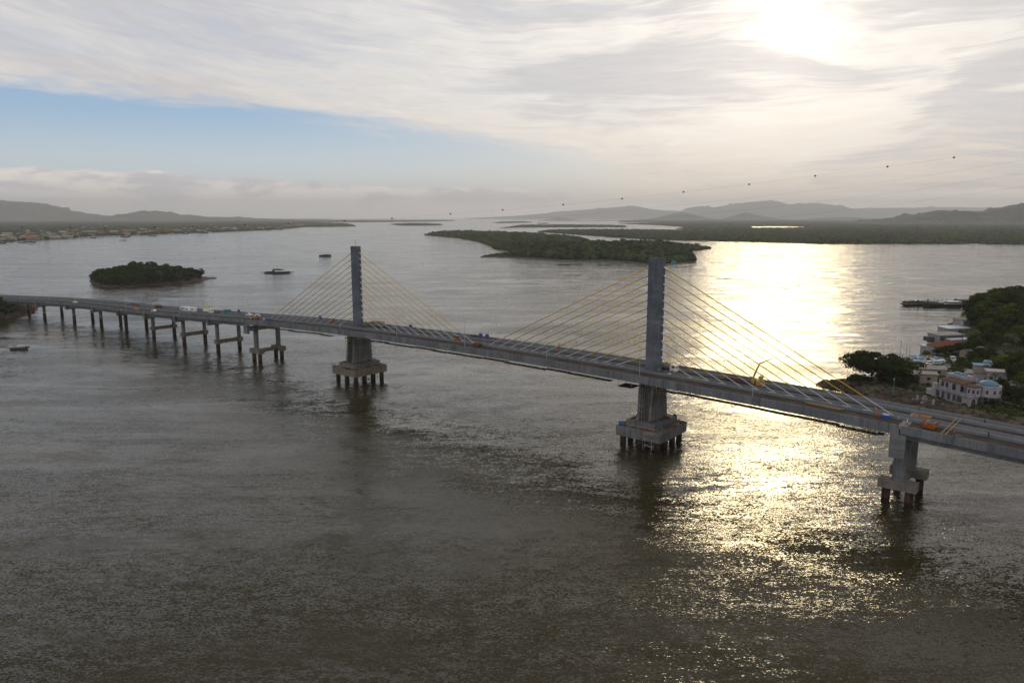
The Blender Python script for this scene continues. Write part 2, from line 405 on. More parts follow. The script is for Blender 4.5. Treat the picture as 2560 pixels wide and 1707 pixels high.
# ------------------------------------------------------------------ haze
hz = MB().box((0, 20000, 506), (90000, 42000, 1020)).build('haze', None)
hm = bpy.data.materials.new('haze air'); hm.use_nodes = True; ht = hm.node_tree; ht.nodes.clear()
pv = ht.nodes.new('ShaderNodeVolumePrincipled'); pv.inputs['Density'].default_value = 4.9e-5
pv.inputs['Color'].default_value = (.91, .925, .97, 1); pv.inputs['Anisotropy'].default_value = .25
ho = ht.nodes.new('ShaderNodeOutputMaterial'); ht.links.new(pv.outputs[0], ho.inputs['Volume']); hz.data.materials.append(hm)
hz['kind'] = 'stuff'

# ------------------------------------------------------------------ low land, islands and their forests
def inside(P, x, y):
    P = np.asarray(P); n = len(P); r = np.zeros(np.shape(x), bool); j = n - 1
    for i in range(n):
        xi, yi, xj, yj = *P[i], *P[j]
        c = ((yi > y) != (yj > y)) & (x < (xj - xi) * (y - yi) / (yj - yi + 1e-12) + xi); r ^= c; j = i
    return r
def edge_dist(P, x, y):
    P = np.asarray(P, float); d = np.full(np.shape(x), 1e9)
    for i in range(len(P)):
        a, b = P[i], P[(i + 1) % len(P)]; ab = b - a; L = ab @ ab + 1e-9
        t = np.clip(((x - a[0]) * ab[0] + (y - a[1]) * ab[1]) / L, 0, 1)
        d = np.minimum(d, np.hypot(x - a[0] - t * ab[0], y - a[1] - t * ab[1]))
    return d
ico = bmesh.new(); bmesh.ops.create_icosphere(ico, subdivisions=1, radius=1.0)
IV1 = np.array([v.co for v in ico.verts]); IF1 = np.array([[v.index for v in f.verts] for f in ico.faces]); ico.free()
ico = bmesh.new(); bmesh.ops.create_icosphere(ico, subdivisions=2, radius=1.0)
IV2 = np.array([v.co for v in ico.verts]); IF2 = np.array([[v.index for v in f.verts] for f in ico.faces]); ico.free()
def blobs(cx, cy, cz, rx, rz, sub=1, rough=.22):
    IV, IF = (IV1, IF1) if sub == 1 else (IV2, IF2); n, k = len(cx), len(IV)
    sc = 1 + rng.normal(0, rough, (n, k)); a = rng.random(n) * 6.28; ca, sa = np.cos(a)[:, None], np.sin(a)[:, None]
    X, Y, Z = IV[:, 0] * sc, IV[:, 1] * sc, IV[:, 2] * sc
    V = np.stack([cx[:, None] + rx[:, None] * (X * ca - Y * sa), cy[:, None] + rx[:, None] * (X * sa + Y * ca), cz[:, None] + rz[:, None] * Z], -1)
    F = (IF[None] + (np.arange(n) * k)[:, None, None]).reshape(-1, 3)
    return V.reshape(-1, 3), F
def scatter(P, smin, kd, smax):
    P = np.asarray(P); y = P[:, 1].min(); xs, ys, ss = [], [], []
    while y < P[:, 1].max():
        s = min(max(y * kd, smin), smax); x = np.arange(P[:, 0].min(), P[:, 0].max(), s)
        xs.append(x + rng.uniform(-.45, .45, len(x)) * s); ys.append(y + rng.uniform(-.45, .45, len(x)) * s); ss.append(np.full(len(x), s)); y += s * .8
    x, y, s = map(np.concatenate, (xs, ys, ss)); k = inside(P, x, y)
    d = edge_dist(P, x, y); k &= d > s * .35
    k &= np.abs(x) < y * .76 + 60
    return x[k], y[k], s[k], d[k]
def poly_px(px, z=0.): return [tuple(unp(a, b, z).xy) for a, b in px]
def ground(name, P, z=.5, m='land', kind='structure'):
    me = bpy.data.meshes.new(name); bm = bmesh.new()
    vs = [bm.verts.new((x, y, z)) for x, y in P]; f = bm.faces.new(vs)
    r = bmesh.ops.extrude_face_region(bm, geom=[f]); up = [v for v in r['geom'] if isinstance(v, bmesh.types.BMVert)]
    for v in up: v.co.z = -1.5
    bmesh.ops.triangulate(bm, faces=bm.faces); bmesh.ops.recalc_face_normals(bm, faces=bm.faces); bm.to_mesh(me); bm.free()
    me.materials.append(M[m]); o = bpy.data.objects.new(name, me); COL.objects.link(o); o['kind'] = kind; return o
def forest(name, label, P, h, smin=7., kd=.003, smax=60., hump=None, m='mang', sub=1):
    x, y, s, d = scatter(P, smin, kd, smax)
    n = len(x); ed = np.clip(d / 40., .45, 1)
    hh = h * ed * rng.uniform(.72, 1.12, n) * np.where(rng.random(n) < .10, 1.28, 1) * (1 + .14 * np.sin(x * .013 + 1) * np.sin(y * .009))
    if hump is not None: hh = hh + hump(x, y)
    rz = np.maximum(np.minimum(s * .75, hh * .62), 2.)
    V, F = blobs(x, y, hh - rz * .85, s * rng.uniform(.6, .95, n), rz, sub)
    # skirts close the side of the canopy down to the mud
    V2, F2 = blobs(x, y, hh * .33, s * .72, np.maximum(hh * .42, 1.5), 1)
    o = np_obj(name, np.vstack([V, V2]), np.vstack([F, F2 + len(V)]), M[m]); o['kind'] = 'stuff'; o['label'] = label; o['category'] = 'forest'
    return o
# central wooded island with a rocky front
cen_px = [(1060.7, 588), (1103, 592), (1152, 597), (1198, 606.6), (1225, 616), (1239, 625.7), (1272, 629), (1255, 637), (1201, 643), (1280, 645), (1326, 646.5), (1400, 653), (1511, 653), (1588, 658), (1620, 662), (1667, 662.5), (1716, 658), (1738, 655.5), (1726, 650), (1716, 640.7), (1713, 631), (1737, 628.4), (1775, 624), (1772, 622), (1700, 620.5), (1600, 621), (1540, 624), (1514, 622.5), (1500, 614), (1490, 606), (1443, 598.5), (1360, 591.5), (1280, 587), (1180, 584.5), (1100, 584)]
Pc = poly_px(cen_px)
structure(ground('central_island', Pc, .7, 'soil'))
def hump_c(x, y):
    X1, Y1 = unp(1640, 640).xy; X2, Y2 = unp(1420, 636).xy
    return 15 * np.exp(-(((x - X1) / 150) ** 2 + ((y - Y1) / 170) ** 2)) + 7 * np.exp(-(((x - X2) / 170) ** 2 + ((y - Y2) / 190) ** 2))
Pf = poly_px([(a, b - (2.6 if b > 640 else 0.4 if b < 600 else 1.6)) if i < 24 else (a, b) for i, (a, b) in enumerate(cen_px) if i not in (7, 8)])
forest('mangrove_forest', 'dark green forest covering the large central island behind the masts', Pf, 12.5, 8., .0036, 15., hump_c, sub=2)
spit = poly_px([(1201, 642.6), (1225, 637.5), (1262, 633), (1330, 633), (1330, 644), (1270, 644)])
forest('mangrove_scrub', 'low scrub on the thin spit at the left of the central island', spit, 4.5, 6., .003, 9.)
structure(ground('sand_bank', poly_px([(1118, 594.5), (1150, 596), (1152, 599), (1135, 598)]), .3, 'sand'))
structure(ground('sand_flat', poly_px([(1205, 610.5), (1228, 618), (1243, 627), (1236, 629), (1222, 621), (1200, 612.5)]), .3, 'sand'))
# long mangrove island behind it, low islands and the far flats
long_px = [(1344, 579.6), (1416, 585), (1525, 593), (1620, 599), (1743, 602), (1920, 606.6), (2056, 610.5), (2247, 610), (2420, 610.2), (2430, 608), (2449, 608.2), (2455, 610.8), (2760, 612), (2760, 577.5), (2300, 577), (2100, 576.5), (1990, 576.6), (1830, 578.5), (1700, 577.6), (1600, 576.8), (1450, 576), (1360, 577.5)]
P = poly_px(long_px); structure(ground('mangrove_island', P))
forest('mangrove_forest', 'long green mangrove belt across the right behind the central island', P, 8.5, 12., .0047, 40.)
for pts, h, lab in (
    ([(1248, 571.5), (1300, 568.5), (1400, 568.2), (1500, 568), (1563, 568.6), (1561, 565), (1520, 563.6), (1400, 562.6), (1300, 563.2)], 7, 'thin low islet strip beyond the central island'),
    ([(978, 561.5), (1010, 564.2), (1060, 564.2), (1103, 563), (1100, 561), (1060, 559.6), (1010, 559.6)], 9, 'small far islet alone in the open water right of the left mast'),
    ([(1239, 558), (1280, 557.4), (1326, 556.6), (1322, 555), (1280, 554.8), (1250, 555.8)], 9, 'faint islet near the horizon above the central island'),
    ([(1345, 559.6), (1368, 559.6), (1366, 558.2), (1348, 558.2)], 7, 'tiny faint islet near the horizon'),
):
    P = poly_px(pts); structure(ground('islet', P)); forest('mangrove_forest', lab, P, h, 14., .0062, 70.)
# right mainland with lagoons left open between its parts
for pts, h, lab in (
    ([(1549, 559.5), (1620, 562), (1700, 566.8), (1716, 569.8), (1690, 571.6), (1706, 573.6), (1830, 575.3), (1990, 575.2), (2300, 575.5), (2300, 569.6), (2012, 569.4), (2009, 571), (1900, 571), (1868, 569.4), (1880, 566.3), (1960, 565.8), (2010, 567.4), (2014, 569.2), (2300, 569.4), (2300, 557), (1900, 556.2), (1700, 556.6)], 7, 'flat far mangrove shore around the glinting lagoon'),
    ([(2290, 576.2), (2480, 576.2), (2490, 573.5), (2760, 573.2), (2760, 569.2), (2500, 568.6), (2290, 569)], 7, 'flat far mangrove shore below the right hills'),
    ([(1552, 555.2), (1640, 556), (2300, 557.5), (2800, 560), (2800, 568.9), (2290, 568.4), (2290, 551.0), (1612, 551.0), (1552, 552.6)], 8, 'flat far forested plain under the right hills'),
):
    P = poly_px(pts); structure(ground('mainland', P)); forest('mangrove_forest', lab, P, h, 20., .0066, 110.)
left_px = [(-60, 607.5), (0, 605), (54, 602.5), (122, 599), (190, 595.7), (231, 592), (327, 589.5), (463, 583.5), (544, 580.8), (640, 576.7), (694, 574), (757, 568.5), (869, 567.2), (890, 566), (880, 562), (869, 558.6), (800, 556.6), (700, 554.6), (700, 551.2), (-80, 551.2)]
P = poly_px(left_px); structure(ground('left_shore', P, .8))
forest('coastal_forest', 'flat dark forest behind the town on the left shore', [q for q in poly_px([(-60, 595), (0, 591), (150, 586), (300, 580.5), (450, 575.5), (600, 571.5), (700, 568.8), (757, 567), (869, 566.4), (886, 565.6), (880, 562.2), (869, 559), (800, 557), (700, 554.8), (700, 551.4), (-80, 551.4)])], 8, 22., .0066, 110.)
P = poly_px([(690, 554.3), (900, 555.8), (1076, 554.2), (1132, 552.4), (1132, 551.0), (690, 551.0)]); structure(ground('far_shore', P))
forest('coastal_forest', 'faint far forest strip on the horizon left of the central island', P, 9, 40., .0066, 110.)
P = poly_px([(1345, 552.6), (1560, 552.8), (1640, 551.4), (1345, 551.2)]); structure(ground('far_shore', P))

# ------------------------------------------------------------------ hills
structure(ground('far_plain', [(2800, 16900), (15500, 16900), (34000, 40000), (6500, 40000)], .6, 'hill')); structure(ground('far_plain', [(-15500, 16900), (-4300, 16900), (-9500, 40000), (-34000, 40000)], .6, 'hill'))
def ridge(name, prof, D, width, rows=14, step=None, rough=.05, seed=0):
    r = np.random.default_rng(seed); px = np.array([p[0] for p in prof], float); py = np.array([p[1] for p in prof], float)
    xs = np.linspace(px[0], px[-1], int((px[-1] - px[0]) / (step or 4)))
    z = np.array([pt_at(a, np.interp(a, px, py), D).z for a in xs]); X = np.array([pt_at(a, 550, D).x for a in xs])
    def fb(n, k): return sum(np.interp(np.linspace(0, m_, n), np.arange(m_ + 1), r.normal(0, 1, m_ + 1)) / (i + 1.3) for i, m_ in enumerate((k, k * 2, k * 4, k * 9)))
    n = len(xs); V = []
    for j in range(2 * rows + 1):
        q = (j - rows) / rows; a = abs(q); f = (1 - a) ** 1.15
        spur = fb(n, max(6, n // 14)) * .30 * math.sin(math.pi * min(1, a * 1.2))
        zz = (z + 6) * np.clip(f * (1 + spur), 0, 1.2) * (1 + rough * r.normal(0, .25, n)) - 6
        V.append(np.stack([X + r.normal(0, 1, n) * step_m(X) * .25, np.full(n, D + q * width) + r.normal(0, .02 * width, n) * (a > 0), zz], -1))
    V = np.concatenate(V); F = [(j * n + i, j * n + i + 1, (j + 1) * n + i + 1, (j + 1) * n + i) for j in range(2 * rows) for i in range(n - 1)]
    return structure(np_obj(name, V, F, M['hill'], smooth=True))
def step_m(X): return (X[1] - X[0])
ridge('hills_left', [(-90, 548), (-60, 515), (0, 500), (22, 502), (82, 506), (103, 507.5), (122, 512.7), (150, 521), (190, 531.7), (231, 538.6), (272, 541), (327, 537), (367, 530.4), (389, 526.3), (408, 530.4), (435, 536), (476, 541), (517, 542), (585, 543), (640, 546), (720, 549), (800, 551), (860, 552.5)], 15500, 2600, seed=1)
ridge('hills_right', [(2150, 560), (2187, 554), (2219, 545.4), (2247, 542.6), (2282, 538.5), (2315, 530.4), (2342, 525.8), (2377, 526.3), (2415, 531.7), (2464, 527.7), (2519, 514), (2560, 506.7), (2620, 500), (2700, 508), (2800, 545)], 8300, 1300, seed=2)
ridge('hills_right', [(2340, 540), (2400, 527.5), (2440, 528), (2500, 530), (2600, 522), (2760, 545)], 10500, 1300, seed=12)
ridge('hills_low', [(1990, 552), (2042, 546), (2100, 543), (2140, 543.5), (2187, 548), (2260, 552)], 19000, 1300, seed=3)
ridge('hills_low', [(1350, 552), (1385, 545.5), (1400, 544), (1430, 548), (1470, 552)], 21000, 900, seed=4)
ridge('hills_middle', [(1590, 553), (1640, 545), (1680, 535), (1705, 530.4), (1735, 537), (1765, 545), (1800, 549), (1830, 541), (1863, 531), (1890, 537), (1920, 545), (1980, 552)], 20000, 1500, seed=5)
ridge('mountains', [(1640, 552.0), (1700, 531.1), (1722, 518.9), (1748, 516.3), (1775, 520.7), (1800, 516.3), (1840, 511.1), (1870, 505.0), (1895, 504.1), (1918, 500.7), (1945, 503.3), (1968, 511.1), (2000, 511.1), (2040, 506.8), (2090, 515.5), (2140, 524.2), (2250, 541.6), (2330, 552.0)], 35200, 3600, seed=6)
ridge('mountains_far', [(1100, 552), (1180, 545), (1290, 540), (1400, 530), (1500, 521), (1585, 515), (1620, 522), (1660, 526), (1800, 532), (2000, 526), (2200, 520), (2400, 518), (2700, 527)], 36500, 3900, seed=8)

# ------------------------------------------------------------------ the bridge
def sweep(mb, poly, ss):                                # closed cross-section in (t, dz) carried along the stations
    return mb.loft([[DP(s, t, z) for t, z in poly] for s in ss])
def rect(t0, t1, z0, z1): return [(t0, z0), (t1, z0), (t1, z1), (t0, z1)]
def frange(a, b, st):
    n = max(1, int(round((b - a) / st))); return [a + (b - a) * i / n for i in range(n + 1)]
def bbox(mb, s0, s1, t0, t1, z0, z1):
    return mb.hexa([BP(s0, t0, z0), BP(s1, t0, z0), BP(s1, t1, z0), BP(s0, t1, z0)], [BP(s0, t0, z1), BP(s1, t0, z1), BP(s1, t1, z1), BP(s0, t1, z1)])
def dbox(mb, s0, s1, t0, t1, z0, z1):
    return mb.hexa([DP(s0, t0, z0), DP(s1, t0, z0), DP(s1, t1, z0), DP(s0, t1, z0)], [DP(s0, t0, z1), DP(s1, t0, z1), DP(s1, t1, z1), DP(s0, t1, z1)])
def deck_parts(root, s0, s1, depth, girders):
    ss = frange(s0, s1, 4.)
    mb = MB()
    if girders:
        sweep(mb, rect(-12.15, 12.15, -1.45, -1.16), ss)
    else:
        sweep(mb, [(-12.15, -1.9), (-5.5, -2.6), (-4.6, -4.1), (4.6, -4.1), (5.5, -2.6), (12.15, -1.9), (12.15, -1.16), (-12.15, -1.16)], ss)
    mb.build('deck_slab', M['conc'], root)
    for nm, t0, t1 in (('carriageway', 2.3, 11.95), ('carriageway', -8.0, -1.9)):
        mb = MB(); sweep(mb, rect(t0 + .01, t1 - .01, -1.16, -1.10), ss); mb.build(nm, M['asph'], root)
    mb = MB(); sweep(mb, rect(-12.1, -8.42, -1.158, -.93), ss); sweep(mb, rect(-1.58, 1.98, -1.158, -1.02), ss); mb.build('walkway_slab', M['slab'], root)
    for t0, t1, dz in ((1.98, 2.32, -.28), (-1.92, -1.58, -.30), (-8.42, -8.02, -.22)):
        mb = MB()
        for a in frange(s0, s1 - 6, 6.): sweep(mb, [(t0 - .08, -1.156), (t1 + .08, -1.156), (t1, dz), (t0, dz)], [a + .02, a + 3, min(a + 5.98, s1)])
        mb.build('median_barrier' if abs(t0) < 4 else 'walkway_barrier', M['wall'], root)
    for sg in (1, -1):
        mb = MB()
        for a in frange(s0, s1 - 2.45, 2.5):
            t = sorted((sg * 12.18, sg * 12.48)); sweep(mb, rect(t[0], t[1], -depth, 0.), [a + .035, min(a + 2.47, s1)])
        mb.build('edge_panel', M['panel'], root)
        mb = MB(); t = sorted((sg * 11.95, sg * 12.17)); sweep(mb, rect(t[0], t[1], -1.157, -.10), ss); mb.build('parapet', M['wall'], root)
    if girders:
        for t in (-10.6, -6.4, -2.1, 2.1, 6.4, 10.6):
            mb = MB(); sweep(mb, [(t - .45, -3.9), (t + .45, -3.9), (t + .45, -3.5), (t + .12, -3.2), (t + .12, -1.9), (t + .6, -1.6), (t + .6, -1.452), (t - .6, -1.452), (t - .6, -1.6), (t - .12, -1.9), (t - .12, -3.2), (t - .45, -3.5)], ss)
            mb.build('girder', M['conc'], root)
def cyl(mb, s, t, z0, z1, r, n=14):
    p = BP(s, t, z0); q = BP(s, t, z1); return mb.tube(p, q, r, r, n)
main = thing('cable_stayed_bridge', 'cable-stayed bridge with two concrete masts and yellow cables over the bay', 'bridge')
deck_parts(main, -80, 240, 2.6, False)
# masts, legs and pile caps
for k, s0 in enumerate((0, 160)):
    zr = zd(s0) - 1.1
    mb = MB()
    zs = [zr + .05] + list(np.arange(math.ceil(zr / 2.8) * 2.8 + 1.4, 64.0, 2.8)) + [64.45]
    for i in range(len(zs) - 1): bbox(mb, s0 - 2.75, s0 + 2.75, -.84, .84, zs[i] + .015, zs[i + 1] - .015)
    mast = mb.build('mast', M['mast'], main)
    mb = MB(); bbox(mb, s0 - 2.71, s0 + 2.71, -.80, .80, zr - .5, 64.40); mb.build('mast_core', M['mast'], mast)
    if k == 0:
        mb = MB(); p = BP(s0 + .1, 0, 64.4); mb.tube(p, p + Vector((0, 0, 3.6)), .09, .04); mb.tube(p + Vector((-.6, 0, 2.2)), p + Vector((.6, 0, 2.2)), .05)
        mb.build('antenna', M['dgrey'], mast)
    zt, zb = zd(s0) - 2.65, 8.9
    leg = MB()
    def ring(s1_, s2_, f): return [[BP(s0 + s1_, -f * 5.9, zb), BP(s0 + s2_, -f * 5.9, zb), BP(s0 + s2_, f * 5.9, zb), BP(s0 + s1_, f * 5.9, zb)], [BP(s0 + s1_, -f * 4.4, zt), BP(s0 + s2_, -f * 4.4, zt), BP(s0 + s2_, f * 4.4, zt), BP(s0 + s1_, f * 4.4, zt)]]
    leg.loft(ring(-2.75, -1.85, 1.)); leg.loft(ring(1.85, 2.75, 1.)); lg = leg.build('pier_leg', M['conc'], main)
    mb = MB(); mb.loft(ring(-1.85, 1.85, .58)); mb.build('pier_web', M['dcon'], lg)
    mb = MB(); bbox(mb, s0 - 8.6, s0 + 8.6, -9.8, 9.8, 3.3, 6.7); cap = mb.build('pile_cap', M['conc_w' if k == 0 else 'conc'], main)
    mb = MB(); bbox(mb, s0 - 5.8, s0 + 5.6, -8.0, 7.8, 6.7, 8.9); mb.build('cap_plinth', M['conc'], cap)
    for a in (-6.7, 0., 6.7):
        for b in (-7.9, -2.7, 2.7, 7.9):
            mb = MB(); cyl(mb, s0 + a, b, -4, 3.3, 1.05); mb.build('pile', M['steel'], main)
# stay cables: yellow sheath, grey tube at the deck, grey anchor head at the mast
n_c = 0
for s0 in (0, 160):
    for sg in (-1, 1):
        for i in range(12):
            so = 15.6 + 5.52 * i; zz = 30.6 + 2.80 * i
            lo = BP(s0 + sg * so, .15, zd(s0 + sg * so) - 1.0); hi = BP(s0 + sg * 2.72, .15 * 0, zz)
            d = (hi - lo); L = d.length; d.normalize()
            tl = 6.6 + .25 * i
            mb = MB(); mb.tube(lo + d * tl, hi - d * 1.3, .15, .15, 8); c = mb.build('stay_cable', M['yellow'], main, smooth=True)
            mb = MB(); mb.tube(lo, lo + d * (tl + .1), .14, .14, 8); mb.box(lo + Vector((0, 0, .06)), (.9, .7, .16), TH); mb.build('deck_tube', M['tubeg'], c)
            mb = MB(); mb.tube(hi - d * 1.4, hi + d * .3, .26, .30, 10); mb.build('anchor_head', M['tubeg'], c)
            MB().tube(hi - d * 5.2, hi - d * 1.35, .19, .19, 8).build('damper_sleeve', M['yellow'], c)
# white access hatches on the median
for s0 in (0, 160):
    for sg in (-1, 1):
        for i in range(12):
            s = s0 + sg * (13.2 + 5.52 * i)
            if i in (3, 8) and sg > 0: continue
            mb = MB(); dbox(mb, s - .75, s + .75, -.95, .75, -1.018, -.90); mb.build('median_hatch', M['white'], main)
# piers at the ends of the cable-stayed part
def end_pier(root, s0, near_end):
    z = zd(s0)
    mb = MB(); bbox(mb, s0 - 1.7, s0 + 1.7, -11.6, 11.6, z - 6.4, z - 2.66 if s0 > 0 else z - 4.15); bbox(mb, s0 - 1.9, s0 + 1.9, 11.6, 12.9, z - 7.8 if s0 < 0 else z - 9.0, z - 2.62)
    cap = mb.build('pier_cap', M['conc'], root)
    for sg in (1, -1):
        mb = MB(); cyl(mb, s0, sg * 6.8, 6.8, z - 6.4, 1.3 if s0 < 0 else 1.7, 20); mb.build('column', M['conc'], root, smooth=False)
        mb = MB(); bbox(mb, s0 - 4.8, s0 + 4.8, sg * 6.8 - 1.7, sg * 6.8 + 1.7, 4.3, 6.8); mb.build('pile_cap', M['conc_w'], root)
        for a in (-2.9, 2.9):
            mb = MB(); cyl(mb, s0 + a, sg * 6.8, -4, 4.3, 1.1); mb.build('pile', M['steel'], root)
    mb = MB(); bbox(mb, s0 - 1.1, s0 + 1.1, -5.1, 5.1, 4.6, 6.4); mb.build('tie_beam', M['conc_w'], root)
end_pier(main, -80, True); end_pier(main, 240, False)
app = thing('approach_viaduct', 'curved approach viaduct on column piers running to the left shore', 'viaduct')
deck_parts(app, -520, -80.25, 1.95, True)
app2 = thing('approach_viaduct', 'straight approach deck running out of the picture at lower right', 'viaduct')
deck_parts(app2, 240.25, 330, 2.3, True)
for i in range(1, 11):
    s = -80 - 41.28 - 40.75 * (i - 1); z = zd(s); casing = {1: 5.0, 2: 5.0, 3: 5.0, 4: 11., 5: 6., 6: 4.5, 7: 3.6}.get(i, 3.)
    mb = MB(); bbox(mb, s - 1.0, s + 1.0, -11.6, 11.2, z - 5.3, z - 3.92); bbox(mb, s - 1.05, s + 1.05, 11.2, 12.4, z - 5.3, z - 1.97); bbox(mb, s - 1.05, s + 1.05, -12.4, -11.6, z - 5.3, z - 1.97)
    mb.build('pier_cap', M['conc'], app)
    for sg in (1, -1):
        cz = casing if sg > 0 else min(casing, 8.)
        mb = MB(); cyl(mb, s, sg * 6.82, cz, z - 5.3, 1.1, 18); col = mb.build('column', M['conc'], app)
        mb = MB(); cyl(mb, s, sg * 6.82, -4, cz, 1.16, 18); mb.build('pile_casing', M['steel'], col)
    if i <= 3:
        mb = MB(); bbox(mb, s - .8, s + .8, -5.3, 5.3, 5.2, 7.3)
        for sg in (1, -1): bbox(mb, s - 1.6, s + 1.6, sg * 6.82 - 1.55, sg * 6.82 + 1.55, 5.0, 7.4)
        mb.build('tie_beam', M['conc_w'], app)

# hanging work platforms under the near edge, with painted hangers
def platform(sa, sb, label):
    pf = thing('hanging_platform', label, 'work platform', group='work platforms under the deck edge')
    mb = MB(); hg = MB(); hb = MB(); r = random.Random(int(sa) + 500); s = sa; off = 0.
    while s < sb:
        L = r.uniform(7, 13); e = min(s + L, sb); off = r.uniform(-.22, .22)
        dbox(mb, s, e + .4, 10.6, 12.9, -3.75 + off, -3.57 + off)
        q = s
        while q < e:
            (hg if r.random() < .6 else hb).tube(DP(q, 12.75, -2.5), DP(q, 12.75, -4.3 - r.random() * .8 + off), .05, .05, 4)
            if r.random() < .4: (hg if r.random() < .6 else hb).tube(DP(q, 12.8, -3.2 + off), DP(q + 1.2, 12.8, -3.2 + off), .04, .04, 4)
            q += r.uniform(.9, 1.5)
        s = e
    mb.build('walk_planks', M['dark'], pf); hg.build('yellow_hangers', M['hang'], pf, stuff=True); hb.build('blue_hangers', M['hangb'], pf, stuff=True)
platform(-68, -5, 'long hanging work platform under the deck left of the left mast')
platform(6, 150, 'long hanging work platform under the deck between the two masts')
platform(167, 236, 'long hanging work platform under the deck right of the right mast')

# ------------------------------------------------------------------ lamps on the bridge
def make_lamp(h, col='galv'):
    t = thing('street_lamp', 'lamp', 'street lamp')
    MB().tube((0, 0, 0), (0, 0, h), .10, .055, 8).build('pole', M[col], t)
    a = MB().path([(0, 0, h - .1), (0, .9, h + .25), (0, 1.9, h + .35)], .045).build('arm', M[col], t)
    MB().box((0, 2.2, h + .34), (.28, .8, .12)).build('lamp_head', M['white'], t)
    return t
ordn = ['first', 'second', 'third', 'fourth', 'fifth', 'sixth', 'seventh', 'eighth', 'ninth', 'tenth', 'eleventh', 'twelfth', 'thirteenth', 'fourteenth', 'fifteenth', 'sixteenth', 'seventeenth']
lamp0 = None
for side, t_, lst in (('near', 12.3, [200 - 38.5 * i for i in range(3)] + [82, 41.5, 2, -36.3, -75.1, -114.7, -153.7, -189.7, -228.5, -269.1, -309.9, -347.5, -385.3]), ('far', -12.3, [159.1, 119.4, 77.9, 36.6, -3.6, -42.7, -81.7, -124.4, -165.5, -205.7, -245.5, -285.6, -322.9, -358.6, -394.8, -430.8])):
    for i, s in enumerate(lst):
        x, y, a = cen(s); loc = DP(s, t_, -.02); rz = a if side == 'near' else a + math.pi
        lab = 'tall lamp post on the %s bridge parapet, %s from the right' % (side, ordn[i])
        if lamp0 is None: lamp0 = make_lamp(10.); lamp0.location = loc; lamp0.rotation_euler = (0, 0, rz); lamp0['label'] = lab; lamp0['group'] = 'street lamps along the bridge'
        else: dup(lamp0, loc, rz, lab)

# ------------------------------------------------------------------ trees
def leaf_cards(P, size, r, N):
    n = len(P); N = N + r.normal(0, .33, (n, 3)); a = np.cross(N, r.normal(0, 1, (n, 3))); a /= np.linalg.norm(a, axis=1)[:, None]
    b = np.cross(N, a); b /= np.linalg.norm(b, axis=1)[:, None]; s = (size * r.uniform(.6, 1.3, n))[:, None]
    V = np.stack([P - a * s - b * s * .6, P + a * s * .9 - b * s * .5, P + a * s + b * s * .7, P - a * s * .8 + b * s * .6], 1).reshape(-1, 3)
    return V, np.arange(4 * n).reshape(n, 4)
def make_tree(name, seed, h, rx, leafmat, nclump=26, nleaf=1700, leaf=.45, spread=1., trunk_h=.45):
    r = np.random.default_rng(seed); t = thing(name, 'tree', 'tree')
    zc = h * (trunk_h + (1 - trunk_h) * .45); rz = h * (1 - trunk_h) * .55
    cl = []
    while len(cl) < nclump:
        p = r.uniform(-1, 1, 3)
        if .25 < np.linalg.norm(p) < 1: cl.append((p[0] * rx * .8, p[1] * rx * .8, zc + p[2] * rz * .8 * (1.15 - .3 * np.hypot(p[0], p[1])), r.uniform(.26, .46) * rx / max(1, spread * .8)))
    P = []; Q = []
    for k in range(nclump):
        n = nleaf // nclump; q = r.normal(0, 1, (n, 3)); q /= np.linalg.norm(q, axis=1)[:, None]; q[:, 2] = np.abs(q[:, 2]) * .9 - .3
        c = cl[k]; Q.append(q * np.array([1, 1, 1.4])); P.append(np.array(c[:3]) + q * c[3] * r.uniform(.65, 1.08, (n, 1)) * np.array([1.15, 1.15, .72]))
    V, F = leaf_cards(np.concatenate(P), leaf, r, np.concatenate(Q))
    cr = np_obj('crown', V, F, M[leafmat], t)
    tb = MB(); top = (r.uniform(-.3, .3), r.uniform(-.3, .3), h * (trunk_h + .1)); tb.path([(0, 0, -2.5), (0, 0, h * trunk_h * .5), top], [h * .035, h * .026, h * .018], 7)
    for k in range(6):
        c = cl[k * nclump // 6]; tb.path([top, ((top[0] + c[0]) / 2, (top[1] + c[1]) / 2, (top[2] + c[2]) / 2 - .2), c[:3]], [h * .014, h * .010, h * .004], 5)
    tb.build('trunk', M['bark'], t)
    return t
def make_palm(seed, h):
    r = random.Random(seed); t = thing('palm_tree', 'palm', 'palm tree'); mb = MB(); lean = r.uniform(-.6, .6)
    mb.path([(0, 0, -1.5), (lean * .3, 0, h * .4), (lean, 0, h * .75), (lean * 1.3, 0, h)], [.24, .19, .16, .14], 7); mb.build('trunk', M['bark'], t)
    mb = MB(); top = Vector((lean * 1.3, 0, h))
    for k in range(17):
        a = k * 2.4 + r.random(); up = r.uniform(.2, 1.1); L = r.uniform(2.2, 3.1); pr = top; w = .10
        for j in range(1, 7):
            q = j / 6; p = top + Vector((math.cos(a) * L * q, math.sin(a) * L * q, up * L * q * .8 - L * 1.15 * q * q * (.8 + .3 * r.random())))
            side = Vector((-math.sin(a), math.cos(a), 0)) * (.42 * math.sin(math.pi * min(1, q * .9 + .1))) ; ps = Vector((-math.sin(a), math.cos(a), 0)) * w
            dn = Vector((0, 0, -.22 if j > 1 else -.05)); mb.add([pr, pr + ps + dn, p + side + Vector((0, 0, -.25)), p], [(0, 1, 2, 3)]); mb.add([pr, p, p - side + Vector((0, 0, -.25)), pr - ps + dn], [(0, 1, 2, 3)])
            pr = p; w = side.length
    mb.build('crown', M['palm'], t); return t

